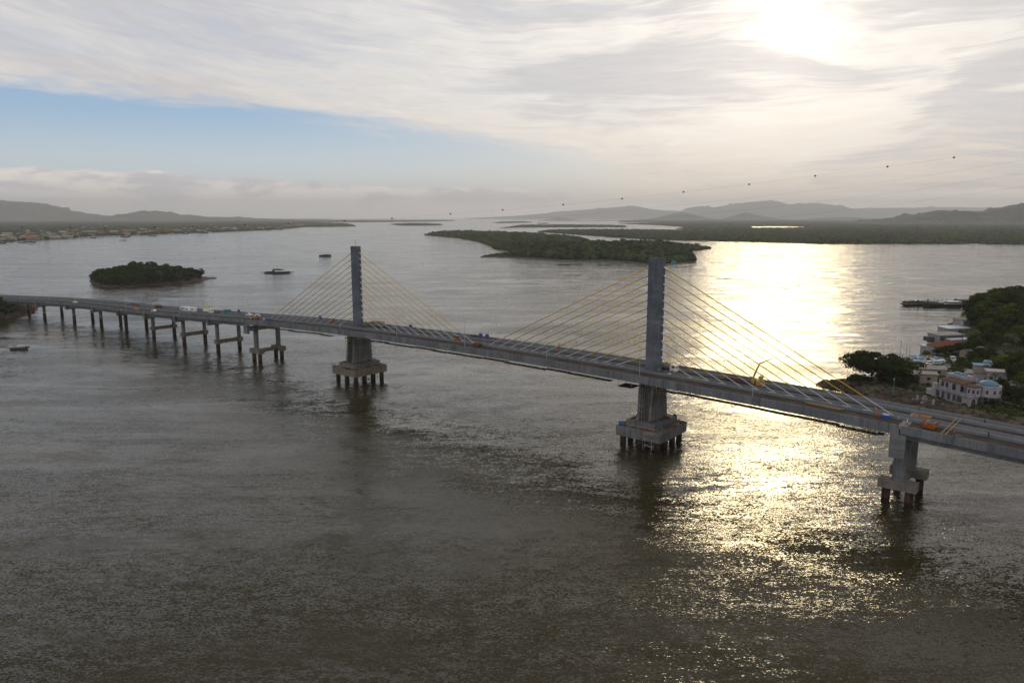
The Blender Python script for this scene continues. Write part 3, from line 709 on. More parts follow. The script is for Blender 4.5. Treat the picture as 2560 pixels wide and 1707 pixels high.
# small wooded island
sm_px = [(221, 703), (232, 711), (247, 716.5), (272, 719), (313, 718), (381, 713), (463, 707.5), (517, 700), (549, 695.5), (536, 694), (505, 692), (440, 689), (350, 688), (270, 690), (235, 695)]
def heightfield(name, P, fz, step, m, pad=6., smooth=False, noise_a=.6, seed=3):
    P = np.asarray(P); r = np.random.default_rng(seed); x0_, y0_ = P.min(0) - pad; x1_, y1_ = P.max(0) + pad
    xs = np.arange(x0_, x1_, step); ys = np.arange(y0_, y1_, step); Xg, Yg = np.meshgrid(xs, ys)
    Xj = Xg + r.uniform(-.3, .3, Xg.shape) * step; Yj = Yg + r.uniform(-.3, .3, Xg.shape) * step
    d = edge_dist(P, Xj, Yj); ins = inside(P, Xj, Yj); z = np.where(ins, fz(Xj, Yj, d), -np.minimum(d * .5, 3.)) + r.normal(0, noise_a, Xg.shape) * np.where(ins, 1, .25)
    n, k = Xg.shape; idx = np.arange(n * k).reshape(n, k)
    V = np.stack([Xj, Yj, np.clip(z, -2.5, None)], -1).reshape(-1, 3)
    F = np.stack([idx[:-1, :-1], idx[:-1, 1:], idx[1:, 1:], idx[1:, :-1]], -1).reshape(-1, 4)
    return structure(np_obj(name, V, F, M[m], smooth=smooth))
Ps = poly_px(sm_px); cs = np.mean(Ps, 0)
def hs(x, y, d): return .7 * np.minimum(d / 6, 1) + 11 * np.exp(-(((x - cs[0] + 8) / 42) ** 2 + ((y - cs[1]) / 40) ** 2)) * np.minimum(d / 16, 1)
heightfield('small_island', Ps, hs, 3.5, 'rock', noise_a=.3)
isl = [make_tree('island_tree', 100 + k, 10.5 + k % 3, 4.8 + .4 * (k % 2), ['leafd', 'leafd', 'leafm'][k % 3], 20, 850, .75, trunk_h=.25) for k in range(5)]
def scat(P, s, margin, seed):
    r = np.random.default_rng(seed); P = np.asarray(P); out = []
    y = P[:, 1].min()
    while y < P[:, 1].max():
        x = P[:, 0].min()
        while x < P[:, 0].max():
            q = (x + r.uniform(-.4, .4) * s, y + r.uniform(-.4, .4) * s); x += s
            if inside(P, np.array(q[0]), np.array(q[1])) and edge_dist(P, np.array(q[0]), np.array(q[1])) > margin: out.append(q)
        y += s * .9
    return out
used = set()
tip = unp(530, 697).xy
for i, q in enumerate(scat(Ps, 8.2, 1.8, 5)):
    if (Vector(q) - tip).length < 22: continue
    d = float(edge_dist(Ps, np.array(q[0]), np.array(q[1]))); z = float(hs(np.array(q[0]), np.array(q[1]), d)); k = random.randrange(5)
    lab = 'tree in the dense dark crown cover of the small wooded island'; sc = random.uniform(.75, 1.1) * (.7 if d < 5 else 1.)
    if k not in used:
        used.add(k); o = isl[k]; o.location = (q[0], q[1], z); o.scale = (sc,) * 3; o['label'] = lab; o['group'] = 'trees on the small island'
    else: dup(isl[k], (q[0], q[1], z), random.random() * 6, lab, 'trees on the small island', sc)
# left point under the approach
lp = [(-40, 803), (0, 799), (20, 796), (45, 791), (64, 786.5), (74, 779), (88, 773), (84, 763), (55, 757), (0, 752), (-60, 750)]
Pl = poly_px(lp)
def hl(x, y, d): return 1.2 * np.minimum(d / 3, 1) + 5.5 * np.clip((-392 - x) / 22, 0, 1)
heightfield('left_point', Pl, hl, 2.5, 'rock', noise_a=.35)
for i, (px, py, sc) in enumerate([(4, 793, 1.05), (-9, 790, 1.25), (16, 789, .62), (-4, 781, 1.2), (-22, 783, 1.2), (27, 785, .42), (12, 781, .62)]):
    q = unp(px, py, 3.); dup(isl[i % 5], (q.x, q.y, 4.2 if px < 10 else 2.2), i * 1.3, 'dark tree on the point at the far left end of the bridge', 'trees on the left point', sc)
deb = thing('scrap_heap', 'rusty orange and brown heap of site material under the far left deck', 'debris')
mb = MB(); rr = random.Random(4)
for k in range(26):
    q = unp(rr.uniform(44, 84), rr.uniform(765, 773), 2.0); mb.box((q.x, q.y, 1.6 + rr.random()), (rr.uniform(1, 5), rr.uniform(.6, 2.5), rr.uniform(.4, 1.8)), rr.random() * 3)
mb.build('rusty_sheets', M['brown'], deb)
mb = MB()
for k in range(7):
    q = unp(rr.uniform(48, 66), rr.uniform(762, 766), 3.0); mb.box((q.x, q.y, 3.4), (rr.uniform(1, 3), 1, .8), rr.random() * 3)
mb.build('orange_beams', M['orange'], deb)

# ------------------------------------------------------------------ right shore
Pr = [(144, 336), (149, 327), (153, 315), (158, 300), (163, 285), (167, 270), (173, 257), (190, 247), (230, 236), (330, 225), (620, 240), (640, 700), (500, 730), (409.8, 650), (373, 602), (329, 531), (302, 503), (272, 462), (240, 421), (226, 404), (214, 403), (206, 392), (197, 372), (187, 354), (176, 346), (166, 343), (158, 344), (150, 343)]
def hr(x, y, d):
    h = 2.4 * np.minimum(d / 9, 1)
    h = h + 15 * np.exp(-(((x - 318) / 48) ** 2 + ((y - 452) / 52) ** 2)) * np.minimum(d / 18, 1) + 7 * np.exp(-(((x - 400) / 70) ** 2 + ((y - 560) / 80) ** 2)) * np.minimum(d / 25, 1)
    return h + 3.2 * np.clip((x - 196) / 30, 0, 1) * np.clip((350 - y) / 40, 0, 1)
heightfield('right_shore', Pr, hr, 3.0, 'soil', noise_a=.16, seed=9)
def gz(x, y): return float(hr(np.array(float(x)), np.array(float(y)), edge_dist(Pr, np.array(float(x)), np.array(float(y)))))
def gp(px, py, z=2.4):
    for _ in range(6): q = unp(px, py, z); z = gz(q.x, q.y)
    return Vector((q.x, q.y, z))
# rocky foreshore
r_ = np.random.default_rng(11); cand = r_.uniform((140, 245), (215, 350), (5200, 2)); dd = edge_dist(Pr, cand[:, 0], cand[:, 1]); ok = inside(Pr, cand[:, 0], cand[:, 1]) & (dd < 21 - np.clip((cand[:, 0] - 165) * .22, 0, 10)); cand, dd = cand[ok], dd[ok]
sz = r_.uniform(.35, 1.7, len(cand)) ** 1.3
V, F = blobs(cand[:, 0], cand[:, 1], 2.4 * np.minimum(dd / 9, 1) + .1, sz, sz * r_.uniform(.45, .8, len(cand)), 1, .28)
ro = np_obj('shore_rocks', V, F, M['rock']); ro['kind'] = 'stuff'; ro['label'] = 'brown boulders of the rocky foreshore beside the bridge'; ro['category'] = 'rocks'
cand = r_.uniform((167, 262), (300, 400), (9000, 2)); dd = edge_dist(Pr, cand[:, 0], cand[:, 1])
gn = np.sin(cand[:, 0] * .13 + 1) * np.cos(cand[:, 1] * .11) + r_.normal(0, .35, len(cand)); ok = inside(Pr, cand[:, 0], cand[:, 1]) & (dd > 6) & (gn > .15); cand, dd = cand[ok], dd[ok]
gzz = np.array([gz(*c) for c in cand]); sz = r_.uniform(.35, 1.2, len(cand))
V, F = blobs(cand[:, 0], cand[:, 1], gzz + .15, sz, sz * .75, 1, .3)
so = np_obj('shore_scrub', V, F, M['leafm']); so['kind'] = 'stuff'; so['label'] = 'low green scrub between the shore houses'; so['category'] = 'scrub'

big = make_tree('spreading_tree', 51, 13.5, 13.5, 'leafd', 60, 6500, .40, 2.0, .42)
q = gp(2178, 958); big.location = (q.x, q.y, q.z - .3); big.scale = (1.12, 1.0, 1.15); tag(big, 'huge dark spreading tree over the rocks at the head of the point', 'tree')
b2 = make_tree('spreading_tree', 52, 11., 9., 'leafd', 40, 4000, .40, 1.6, .3); q = gp(2243, 962); b2.location = q; b2.scale = (1.25, 1.1, 1.2); tag(b2, 'broad dark tree just right of the huge spreading tree', 'tree')
b3 = dup(b2, gp(2262, 968), 2., 'smaller dark tree beside the grey-roofed shed left of the castle', sc=.62)
b4 = dup(b2, gp(2140, 960), 1., 'low bushy tree under the left side of the huge spreading tree', sc=.45)
b5 = dup(b2, gp(2203, 960), 3., 'low bushy tree under the middle of the huge spreading tree', sc=.55)
b6 = dup(b2, gp(2226, 966), 4., 'low bushy tree between the huge spreading tree and the broad dark tree', sc=.6)
b7 = dup(b2, gp(2160, 958), 5., 'small bush right of the leftmost low tree on the point', sc=.38)
kinds = [make_tree('broadleaf_tree', 200 + k, 11 + 1.2 * (k % 3), 5 + .5 * (k % 3), ['leafd', 'leafm', 'leafm', 'leafm', 'leafy', 'leafd'][k], 30, 2300, .42, trunk_h=.3) for k in range(6)]
palms = [make_palm(31, 9.), make_palm(32, 12.)]
usedk = {}
def plant(src, key, loc, rz, lab, grp, sc=1.):
    if key not in usedk:
        usedk[key] = 1; src.location = loc; src.rotation_euler = (0, 0, rz); src.scale = (sc,) * 3; src['label'] = lab
        if grp: src['group'] = grp
        return src
    return dup(src, loc, rz, lab, grp, sc)
Ph = [(262, 398), (276, 424), (281, 446), (290, 468), (306, 492), (326, 516), (345, 545), (380, 596), (430, 640), (520, 620), (455, 520), (372, 440), (318, 396)]
rt = random.Random(21)
for i, q in enumerate(scat(Ph, 7.9, 2., 6)):
    if q[0] > q[1] * .775 + 4: continue
    k = rt.randrange(6); plant(kinds[k], k, (q[0], q[1], gz(*q) - .4), rt.random() * 6, 'broadleaf tree in the dense wood on the right hillside', 'trees on the right hillside', rt.uniform(.62, 1.2))
near_trees = [(2428, 912, .6), (2448, 905, .75), (2470, 912, .7), (2490, 922, .62), (2400, 918, .5), (2416, 928, .45), (2436, 925, .5), (2460, 930, .45), (2494, 945, .62), (2512, 935, .85), (2530, 925, .9), (2548, 940, .95), (2566, 955, .9), (2520, 958, .75), (2540, 968, .8), (2560, 985, .8), (2580, 998, .8), (2500, 985, .55), (2516, 1000, .6), (2537, 1008, .65), (2556, 1018, .6), (2578, 1026, .6), (2388, 940, .4), (2340, 892, .45), (2360, 890, .5), (2378, 888, .55), (2396, 886, .5), (2316, 894, .35), (2420, 895, .9), (2440, 885, .9), (2300, 950, .3), (2320, 953, .28), (2410, 950, .38), (2395, 962, .3)]
for i, (px, py, sc) in enumerate(near_trees):
    k = (i * 5 + 1) % 6; q = gp(px, py)
    plant(kinds[k], k, q, i * 1.7, 'green garden tree among the shore houses', 'garden trees near the shore houses', sc)
for i, (px, py, sc) in enumerate([(2468, 948, .75), (2480, 990, .8), (2512, 905, 1.1), (2522, 902, 1.15), (2505, 910, 1.), (2532, 908, 1.1), (2540, 990, .7), (2430, 880, 1.), (2350, 868, .55), (2404, 870, .9), (2552, 1000, .75), (2497, 1008, .6)]):
    q = gp(px, py); plant(palms[i % 2], 'p%d' % (i % 2), q, i * 2.1, 'palm tree with drooping fronds among the shore gardens', 'palms near the shore', sc)

# ------------------------------------------------------------------ buildings on the right shore
def arch_panel(mb, p, u, w, h, n=8):                    # arched opening: polygon standing on p along direction u, 6 cm proud
    nrm = Vector((u.y, -u.x, 0)); pts = [p - u * w / 2, p + u * w / 2]
    for k in range(n + 1):
        a = math.pi * k / n; pts.append(p + u * math.cos(a) * w / 2 + Vector((0, 0, h - w / 2 + math.sin(a) * w / 2)))
    fr = [q + nrm * .05 for q in pts]; bk = [q - nrm * .12 for q in pts]
    return mb.loft([fr, bk])
cas = thing('white_villa', 'white two-storey castle-like villa with blue domes and arched windows on the shore', 'house')
FL, FR_, RR = unp(2336, 984, 3.4), unp(2426, 1011, 3.4), unp(2474, 1000, 3.4)
u1 = (FR_ - FL).normalized(); u2 = (RR - FR_).normalized(); n1 = Vector((-u1.y, u1.x, 0)); n1 = n1 if n1.dot(Vector((1, 1, 0))) > 0 else -n1
L1, L2 = (FR_ - FL).length, (RR - FR_).length; g0 = 1.6
def wall_prism(mb, pts, z0, z1): return mb.prism([(p.x, p.y) for p in pts], z0, z1)
lower = MB(); wall_prism(lower, [FL, FR_, FR_ + u2 * L2, FL + u2 * L2 * .8], g0, 6.2); lower.build('lower_storey', M['wallw'], cas)
A = FL + u1 * .6 + n1 * 1.2; B = FL + u1 * (L1 - 5.0) + n1 * 1.2
mb = MB(); wall_prism(mb, [A, B, B + n1 * 8, A + n1 * 8], 6.2, 10.2); up = mb.build('upper_storey', M['wallw'], cas)
mb = MB(); wall_prism(mb, [A - u1 * .1 + n1 * 3.4, A + u1 * 8.5 + n1 * 3.4, A + u1 * 8.5 + n1 * 9, A - u1 * .1 + n1 * 9], 10.2, 12.6); mb.build('roof_block', M['wallw'], cas)
for a in (3.2, 6.2):
    c = A + u1 * a + n1 * 6; MB().dome((c.x, c.y, 12.6), 1.55, 1.0).build('blue_dome', M['dome'], cas, smooth=True)
mb = MB(); wall_prism(mb, [A - n1 * .5 + u1 * 1, B - n1 * .5, B + n1 * 3.6, A + n1 * 3.6 + u1 * 1], 10.2, 10.5)
mb.loft([[A - n1 * .5 + u1 * 9, B - n1 * .5, B + n1 * 8, A + n1 * 8 + u1 * 9]] and [[(p.x, p.y, 10.5) for p in (A - n1 * .5 + u1 * 1, B - n1 * .5, B + n1 * 8.2, A + n1 * 8.2 + u1 * 1)], [(p.x, p.y, 11.5) for p in (A + n1 * 3.4 + u1 * 2, B + n1 * 3.4, B + n1 * 4.4, A + n1 * 4.4 + u1 * 2)]])
mb.build('tiled_roof', M['tiled'], cas)
for i, (a, w, h) in enumerate([(2.0, 1.3, 2.1), (4.3, 1.3, 2.1), (8.0, 1.8, 2.9), (12.2, 1.8, 3.0), (L1 - 6.6, 1.1, 2.9)]):
    mb = MB(); arch_panel(mb, A + u1 * a - Vector((0, 0, 0)) + Vector((0, 0, 6.9 + (0 if i > 1 else .5) - A.z)), u1, w, h); mb.build('arched_window', M['glass'], cas)
T1 = FR_ - u1 * 2.6 + n1 * 3.4; T2 = FR_ + u2 * 6.5 + n1 * 3.8
mb = MB(); mb.tube((T1.x, T1.y, 6.2), (T1.x, T1.y, 10.0), 2.5, 2.5, 22); tw = mb.build('round_tower', M['wallw'], cas, smooth=False)
mb = MB(); mb.tube((T1.x, T1.y, 10.0), (T1.x, T1.y, 10.7), 2.7, 2.3, 22); mb.build('tower_roof', M['tiled'], tw)
mb = MB(); mb.tube((T2.x, T2.y, 6.2), (T2.x, T2.y, 10.6), 4.6, 4.6, 28); tw2 = mb.build('round_tower', M['wallw'], cas)
MB().dome((T2.x, T2.y, 10.6), 3.6, 1.9, 24, 6).build('blue_dome', M['dome'], tw2, smooth=True)
camdir = Vector((-.53, -.85, 0))
for T_, rad, zz, angs, parent in ((T1, 2.5, 7.6, (-38, 0, 38), tw), (T2, 4.6, 7.6, (-5, 28, 60), tw2)):
    for a in angs:
        d = Matrix.Rotation(R(a), 3, 'Z') @ camdir.normalized(); u = Vector((-d.y, d.x, 0)); p = T_ + d * (rad - .02); p.z = zz
        mb = MB(); arch_panel(mb, p, u, .75, 1.5); mb.build('arched_window', M['glass'], parent)
slab = MB(); wall_prism(slab, [FL - n1 * .6, FR_ - n1 * .6 - u2 * .2 + u1 * .4, FR_ + u2 * (L2 + .4) + u1 * .5, FR_ + u2 * (L2 + .4) - u1 * .3, FL + n1 * 1.0], 6.2, 6.5); slab.build('balcony_slab', M['wallw'], cas)
mb = MB()
def rail(a, b, z):
    n = max(2, int((b - a).length / .8))
    for i in range(n + 1): p = a.lerp(b, i / n); mb.box((p.x, p.y, z + .45), (.16, .16, .9))
    mb.tube((a.x, a.y, z + .95), (b.x, b.y, z + .95), .1)
rail(FL - n1 * .5, FR_ - n1 * .5 + u1 * .3, 6.5); rail(FR_ - n1 * .4 + u1 * .3, FR_ + u2 * L2 + u1 * .3, 6.5); mb.build('balcony_rail', M['wallw'], cas)
for i, (a, w) in enumerate([(1.6, 2.2), (4.6, 1.6), (7.6, 1.6), (10.4, 1.6), (13.0, 2.6), (17.0, 3.0)]):
    if a + w / 2 > L1 - .4: continue
    mb = MB(); p = FL + u1 * a; p.z = 2.9; arch_panel(mb, p, u1, w, 2.7); mb.build('ground_arch', M['dgrey'], cas)
for a in (2.0, 6.5, 11.):
    if a < L2 - 1: mb = MB(); p = FR_ + u2 * a; p.z = 2.4; arch_panel(mb, p, u2, 3.0, 3.1); mb.build('ground_arch', M['dgrey'], cas)
mb = MB(); q = FL - u1 * 2.2; mb.tube((q.x, q.y, 1.5), (q.x, q.y, 5.2), 1.9, 1.7, 16); q = FL - u1 * .3 + n1 * .2; mb.tube((q.x, q.y, 1.5), (q.x, q.y, 8.2), 1.3, 1.2, 14); mb.build('corner_turret', M['wallw'], cas)
mb = MB(); q = A + u1 * (L1 - 9) + n1 * 9; mb.box((q.x, q.y, 10.8), (.8, .8, 2.2)); mb.build('chimney', M['wallw'], cas)

def house(name, label, loc, rz, L, Wd, H, roof='gable', wm='wallw', rm='tile', wins=3, cat='house', rh=1.6, group=None, door=True, overh=.5):
    t = thing(name, label, cat, loc, rz, group)
    w = MB().box((0, 0, H / 2 - .6), (L, Wd, H + 1.2)).build('wall', M[wm], t)
    a, b, h0 = L / 2 + overh, Wd / 2 + overh, H + .004
    mb = MB()
    if roof == 'gable': mb.loft([[(-a, -b, h0), (-a, b, h0), (-a, .05, h0 + rh), (-a, -.05, h0 + rh)], [(a, -b, h0), (a, b, h0), (a, .05, h0 + rh), (a, -.05, h0 + rh)]])
    elif roof == 'hip': mb.loft([[(-a, -b, h0), (a, -b, h0), (a, b, h0), (-a, b, h0)], [(-a * .5, -.1, h0 + rh), (a * .5, -.1, h0 + rh), (a * .5, .1, h0 + rh), (-a * .5, .1, h0 + rh)]])
    else: mb.hexa([(-a, -b, h0), (a, -b, h0), (a, b, h0), (-a, b, h0)], [(-a, -b, h0 + .15), (a, -b, h0 + .15), (a, b, h0 + .15 + rh), (-a, b, h0 + .15 + rh)])
    mb.build('roof', M[rm], t)
    for i in range(wins):
        x = -L / 2 + (i + .5) * L / wins
        f = MB().box((x, -Wd / 2 - .03, H * .55), (min(1.3, L / wins * .5), .10, 1.2)).build('window', M['glass'], t)
        MB().box((x, -Wd / 2 - .07, H * .55 - .68), (min(1.3, L / wins * .5) + .2, .16, .08)).build('sill', M['wallw'], f)
    if door: MB().box((L / 2 + .03, 0, .95), (.10, 1., 2.0)).build('door', M['brown'], t)
    return t
def hs_at(px, py): return gp(px, py)
q = hs_at(2292, 930); house('tiled_house', 'low house with a bright orange clay roof behind the big tree', q, -.35, 11, 8, 3., 'hip', 'thatch', 'tile', 3, rh=2.2)
q = hs_at(2325, 934); house('boat_shed', 'long shed with a brown-grey sheet roof right of the orange roof', q, -.25, 12, 7, 3., 'gable', 'thatch', 'fib', 2, 'shed', rh=1.3)
q = hs_at(2292, 950); house('grey_roof_house', 'small white house with a pale grey sheet roof left of the castle', q, -.4, 9, 7, 3.4, 'gable', 'wallw', 'fib', 2, rh=1.3)
q = hs_at(2318, 958); house('lean_to', 'narrow lean-to with a pale roof on teal posts beside the castle', q, -.3, 7, 4, 4.6, 'mono', 'thatch', 'fib', 1, 'shed', rh=.5)
q = hs_at(2372, 876); house('brown_roof_house', 'long low house with dark red tiled roof above the boats', q, .25, 22, 10, 3.2, 'hip', 'wallw', 'tile', 4, rh=2.6)
q = hs_at(2328, 878); house('bungalow', 'small house with a blue-grey metal roof at the water edge', q, .5, 10, 7, 3., 'mono', 'wallw', 'met', 2, rh=.8)
q = hs_at(2362, 861); t = house('white_house', 'two-storey white house with flat pale roof and dark upper gallery at the waterside', q, .2, 17, 9, 6.4, 'mono', 'wallw', 'fib', 3, rh=.3)
MB().box((0, -4.6, 4.9), (16, .3, 1.7)).build('gallery', M['dgrey'], t); MB().box((1, -4.66, 1.6), (1.8, .2, 2.6)).build('blue_gate', M['teal'], t); MB().box((-10.5, 1, 3.6), (3.2, 5, 2.6)).build('side_gallery', M['dgrey'], t)
q = hs_at(2391, 860); house('white_annex', 'long low white building with bright metal roof below the white house', q, .2, 13, 6, 3.4, 'mono', 'wallw', 'met', 4, rh=.3)
q = hs_at(2385, 836); house('metal_roof_house', 'house with a wide bright metal roof behind the white house', q, .15, 16, 9, 4.4, 'mono', 'wallw', 'met', 3, rh=.5)
q = hs_at(2390, 822); house('stone_hut', 'small hut with a dark thatched roof at the water below the wood', q, .3, 8, 6, 3, 'hip', 'thatch', 'tiled', 1, 'hut', rh=1.4)
q = hs_at(2414, 815); house('cream_house', 'cream flat-roofed house half hidden under the hillside trees', q, .2, 12, 8, 4.5, 'mono', 'wallw', 'fib', 3, rh=.3)
q = hs_at(2435, 893); house('pale_barn', 'large pale grey roofed building in the middle of the trees', q, .55, 13, 9, 3.4, 'gable', 'thatch', 'fib', 2, rh=2.2)
q = hs_at(2436, 950); house('old_cottage', 'small pinkish white cottage with mossy grey roof behind the villa', q, -.45, 8, 6, 3.6, 'gable', 'wallw', 'fib', 2, rh=1.4)
q = hs_at(2462, 960); t = house('stone_house', 'square weathered house with arched door behind the villa domes', q, -.45, 9, 7, 5.4, 'mono', 'wallw', 'tiled', 0, rh=.3)
mb = MB(); arch_panel(mb, Vector((0, -3.5, 1.2)), Vector((1, 0, 0)), 1.4, 2.8); mb.build('arched_door', M['glass'], t)
q = hs_at(2466, 940); t = thing('domed_tower', 'small white tower topped by a light blue dome among the trees', 'tower', (q.x, q.y, q.z)); MB().tube((0, 0, -1), (0, 0, 6.5), 2.3, 2.1, 18).build('wall', M['wallw'], t); MB().dome((0, 0, 6.5), 2.2, 1.3).build('blue_dome', M['dome'], t, smooth=True); mb = MB(); arch_panel(mb, Vector((0, -2.25, 3.4)), Vector((1, 0, 0)), .8, 1.5); mb.build('arched_window', M['glass'], t)
q = hs_at(2450, 944); house('blue_edged_house', 'narrow white house with a blue corner beside the domed tower', q, -.4, 6, 5, 6.2, 'mono', 'wallw', 'dome', 1, rh=.2)
q = hs_at(2494, 962); house('ruined_house', 'tall roofless grey-white house in the shade of the right trees', q, -.4, 10, 6, 6.4, 'mono', 'wallw', 'wallw', 3, rh=.1)
q = hs_at(2528, 982); house('cream_roof_house', 'low tan building right of the villa behind the palms', q, -.5, 11, 6, 3., 'mono', 'thatch', 'fib', 2, rh=.3)
q = hs_at(2502, 989); t = thing('blue_awning', 'bright blue tarpaulin awning beside the villa', 'awning', q, -.5)
MB().hexa([(-2.6, -1.6, 2.2), (2.6, -1.6, 2.0), (2.6, 1.6, 2.6), (-2.6, 1.6, 2.8)], [(-2.6, -1.6, 2.28), (2.6, -1.6, 2.08), (2.6, 1.6, 2.68), (-2.6, 1.6, 2.88)]).build('canopy', M['tarp'], t)
for a in (-2.4, 2.4):
    for b in (-1.4, 1.4): MB().tube((a, b, -.3), (a, b, 2.4), .05).build('post', M['galv'], t)
# garden ornaments on the terrace by the bridge
for nm, px, py, lab in (('chess_pawn_post', 2292, 1008, 'white tapered ornamental post left of the white arch'), ('chess_pawn_post', 2332, 1019, 'white tapered ornamental post on a flared foot nearest the bridge')):
    q = gp(px, py); t = thing('ornamental_post', lab, 'garden ornament', q); mb = MB(); mb.tube((0, 0, 0), (0, 0, .5), 1.2, .7, 12); mb.tube((0, 0, .5), (0, 0, 2.3), .62, .38, 12); mb.tube((0, 0, 2.3), (0, 0, 2.45), .55, .55, 12); mb.build('tapered_shaft', M['wallw'], t); MB().ball((0, 0, 2.75), .38).build('knob', M['wallw'], t)
q = gp(2311, 1006); t = thing('garden_arch', 'white openwork moon arch on a stone terrace', 'garden ornament', q, .4)
mb = MB(); mb.path([(1.3 * math.cos(a), 0, 1.6 + 1.3 * math.sin(a)) for a in np.linspace(-.9, math.pi + .9, 15)], .2); mb.build('arch_ring', M['wallw'], t); mb = MB(); mb.tube((0, 0, .2), (0, 0, 2.8), .12); mb.tube((-1.2, 0, 1.6), (1.2, 0, 1.6), .12); mb.build('cross_bars', M['wallw'], t)
q = gp(2306, 1014); t = thing('planter', 'white round planter in front of the white arch', 'planter', q); MB().tube((0, 0, 0), (0, 0, 1.1), .7, .85, 12).build('pot', M['wallw'], t)
q = gp(2232, 994); sl = thing('street_lamp', 'teal shore lamp post with white head standing behind the bridge parapet', 'street lamp', (q.x, q.y, q.z), 2.4)
MB().tube((0, 0, -.5), (0, 0, 7.2), .12, .08).build('pole', M['teal'], sl); MB().box((0, .35, 7.5), (.35, 1.1, .16), 0, .9).build('lamp_head', M['white'], sl)
q0, q1 = gp(2300, 1000), gp(2345, 1012)
mb = MB(); wall_prism(mb, [q0 + Vector((-3, 4, 0)), q0 + Vector((-2, -4, 0)), q1 + Vector((2, -3, 0)), q1 + Vector((4, 6, 0))], 1.5, 2.75); o = mb.build('terrace', M['fib']); tag(o, 'pale paved terrace under the white ornaments beside the bridge', 'terrace')
# retaining wall below the gardens
mb = MB(); w0, w1 = unp(2476, 1004, 2.), unp(2600, 1042, 2.); d_ = (w1 - w0).normalized(); n_ = Vector((-d_.y, d_.x, 0)); wall_prism(mb, [w0, w1, w1 + n_ * .6, w0 + n_ * .6], 1., 3.9); tag(mb.build('garden_wall', M['conc_w']), 'grey garden wall at the right edge above the rocks', 'wall')

# ------------------------------------------------------------------ boats
def hull_rings(L, Wd, H, bow=.35, draft=.3, transom=.8, n=9):
    rings = []
    for i in range(n):
        q = i / (n - 1); x = -L / 2 + q * L; w = Wd / 2 * (transom + (1 - transom) * min(1, q / .3)) if q < 1 - bow else Wd / 2 * max(.03, math.sqrt(max(0, 1 - ((q - 1 + bow) / bow) ** 2)))
        sh = H * (1 + .35 * max(0, (q - .5) * 2) ** 2)
        rings.append([(x, -w * .55, -draft), (x, -w * .9, H * .3), (x, -w, sh), (x, -w * .82, sh), (x, -w * .78, sh - .25 * H), (x, w * .78, sh - .25 * H), (x, w * .82, sh), (x, w, sh), (x, w * .9, H * .3), (x, w * .55, -draft)])
    return rings
def boat(name, label, loc, rz, L, Wd, H, hm_='hullw', cabin=None, cat='boat', group=None, top=None, mast=None, sc=1.):
    t = thing(name, label, cat, loc, rz, group); MB().loft(hull_rings(L, Wd, H)).build('hull', M[hm_], t)
    if cabin:
        x, l, w, h, m = cabin; c = MB().box((x, 0, H * .7 + h / 2), (l, w, h)).build('cabin', M[m], t)
        MB().box((x, 0, H * .7 + h * .62), (l + .04, w + .04, h * .3)).build('windows', M['glass'], c)
        MB().box((x, 0, H * .7 + h + .06), (l + .4, w + .3, .12)).build('cabin_roof', M['white' if m != 'white' else 'dgrey'], c)
    if top:
        x, l, w, h, m = top; mb = MB().box((x, 0, h), (l, w, .1)); mb.build('canopy', M[m], t)
        for a in (-1, 1):
            for b in (-1, 1): MB().tube((x + a * l * .45, b * w * .45, H * .6), (x + a * l * .45, b * w * .45, h), .04).build('canopy_post', M['galv'], t)
    if mast: MB().tube((mast[0], 0, H * .6), (mast[0], 0, mast[1]), .07, .04).build('mast', M['dgrey'], t)
    return t
q = unp(48, 873); boat('fishing_boat', 'dark fishing boat with rear frame on open water at far left', (q.x, q.y, 0), .35, 9.2, 2.6, 1.1, 'dgrey', (1.6, 2.8, 1.7, 1.3, 'hullw'), mast=(3.6, 2.6), top=(-2.3, 2.2, 1.8, 2.1, 'dgrey'))
q = unp(72, 867); t = thing('buoy', 'tiny orange mooring buoy right of the fishing boat', 'buoy', q); MB().ball((0, 0, .25), .45).build('float', M['orange'], t)
for i, (px, py, m, lab) in enumerate([(48, 669, 'yel', 'small yellow buoy left of the small wooded island'), (537, 646, 'dgrey', 'dark buoy between the small wooded island and the ferry'), (1058, 661, 'yel', 'small yellow buoy on the water right of the left mast'), (1431, 686, 'orange', 'small orange buoy on the water left of the right mast'), (1997, 713.5, 'red', 'small red buoy in the sun glitter right of the right mast')]):
    q = unp(px, py); t = thing('buoy', lab, 'buoy', (q.x, q.y, 0)); k = .5 + q.y / 2400
    mb = MB(); mb.tube((0, 0, -.3), (0, 0, .6 * k), .8 * k, .7 * k, 10); mb.build('float', M[m], t); mb = MB(); mb.tube((0, 0, .6 * k), (0, 0, 2.9 * k), .3 * k, .1 * k, 8); mb.build('top_mark', M[m], t)
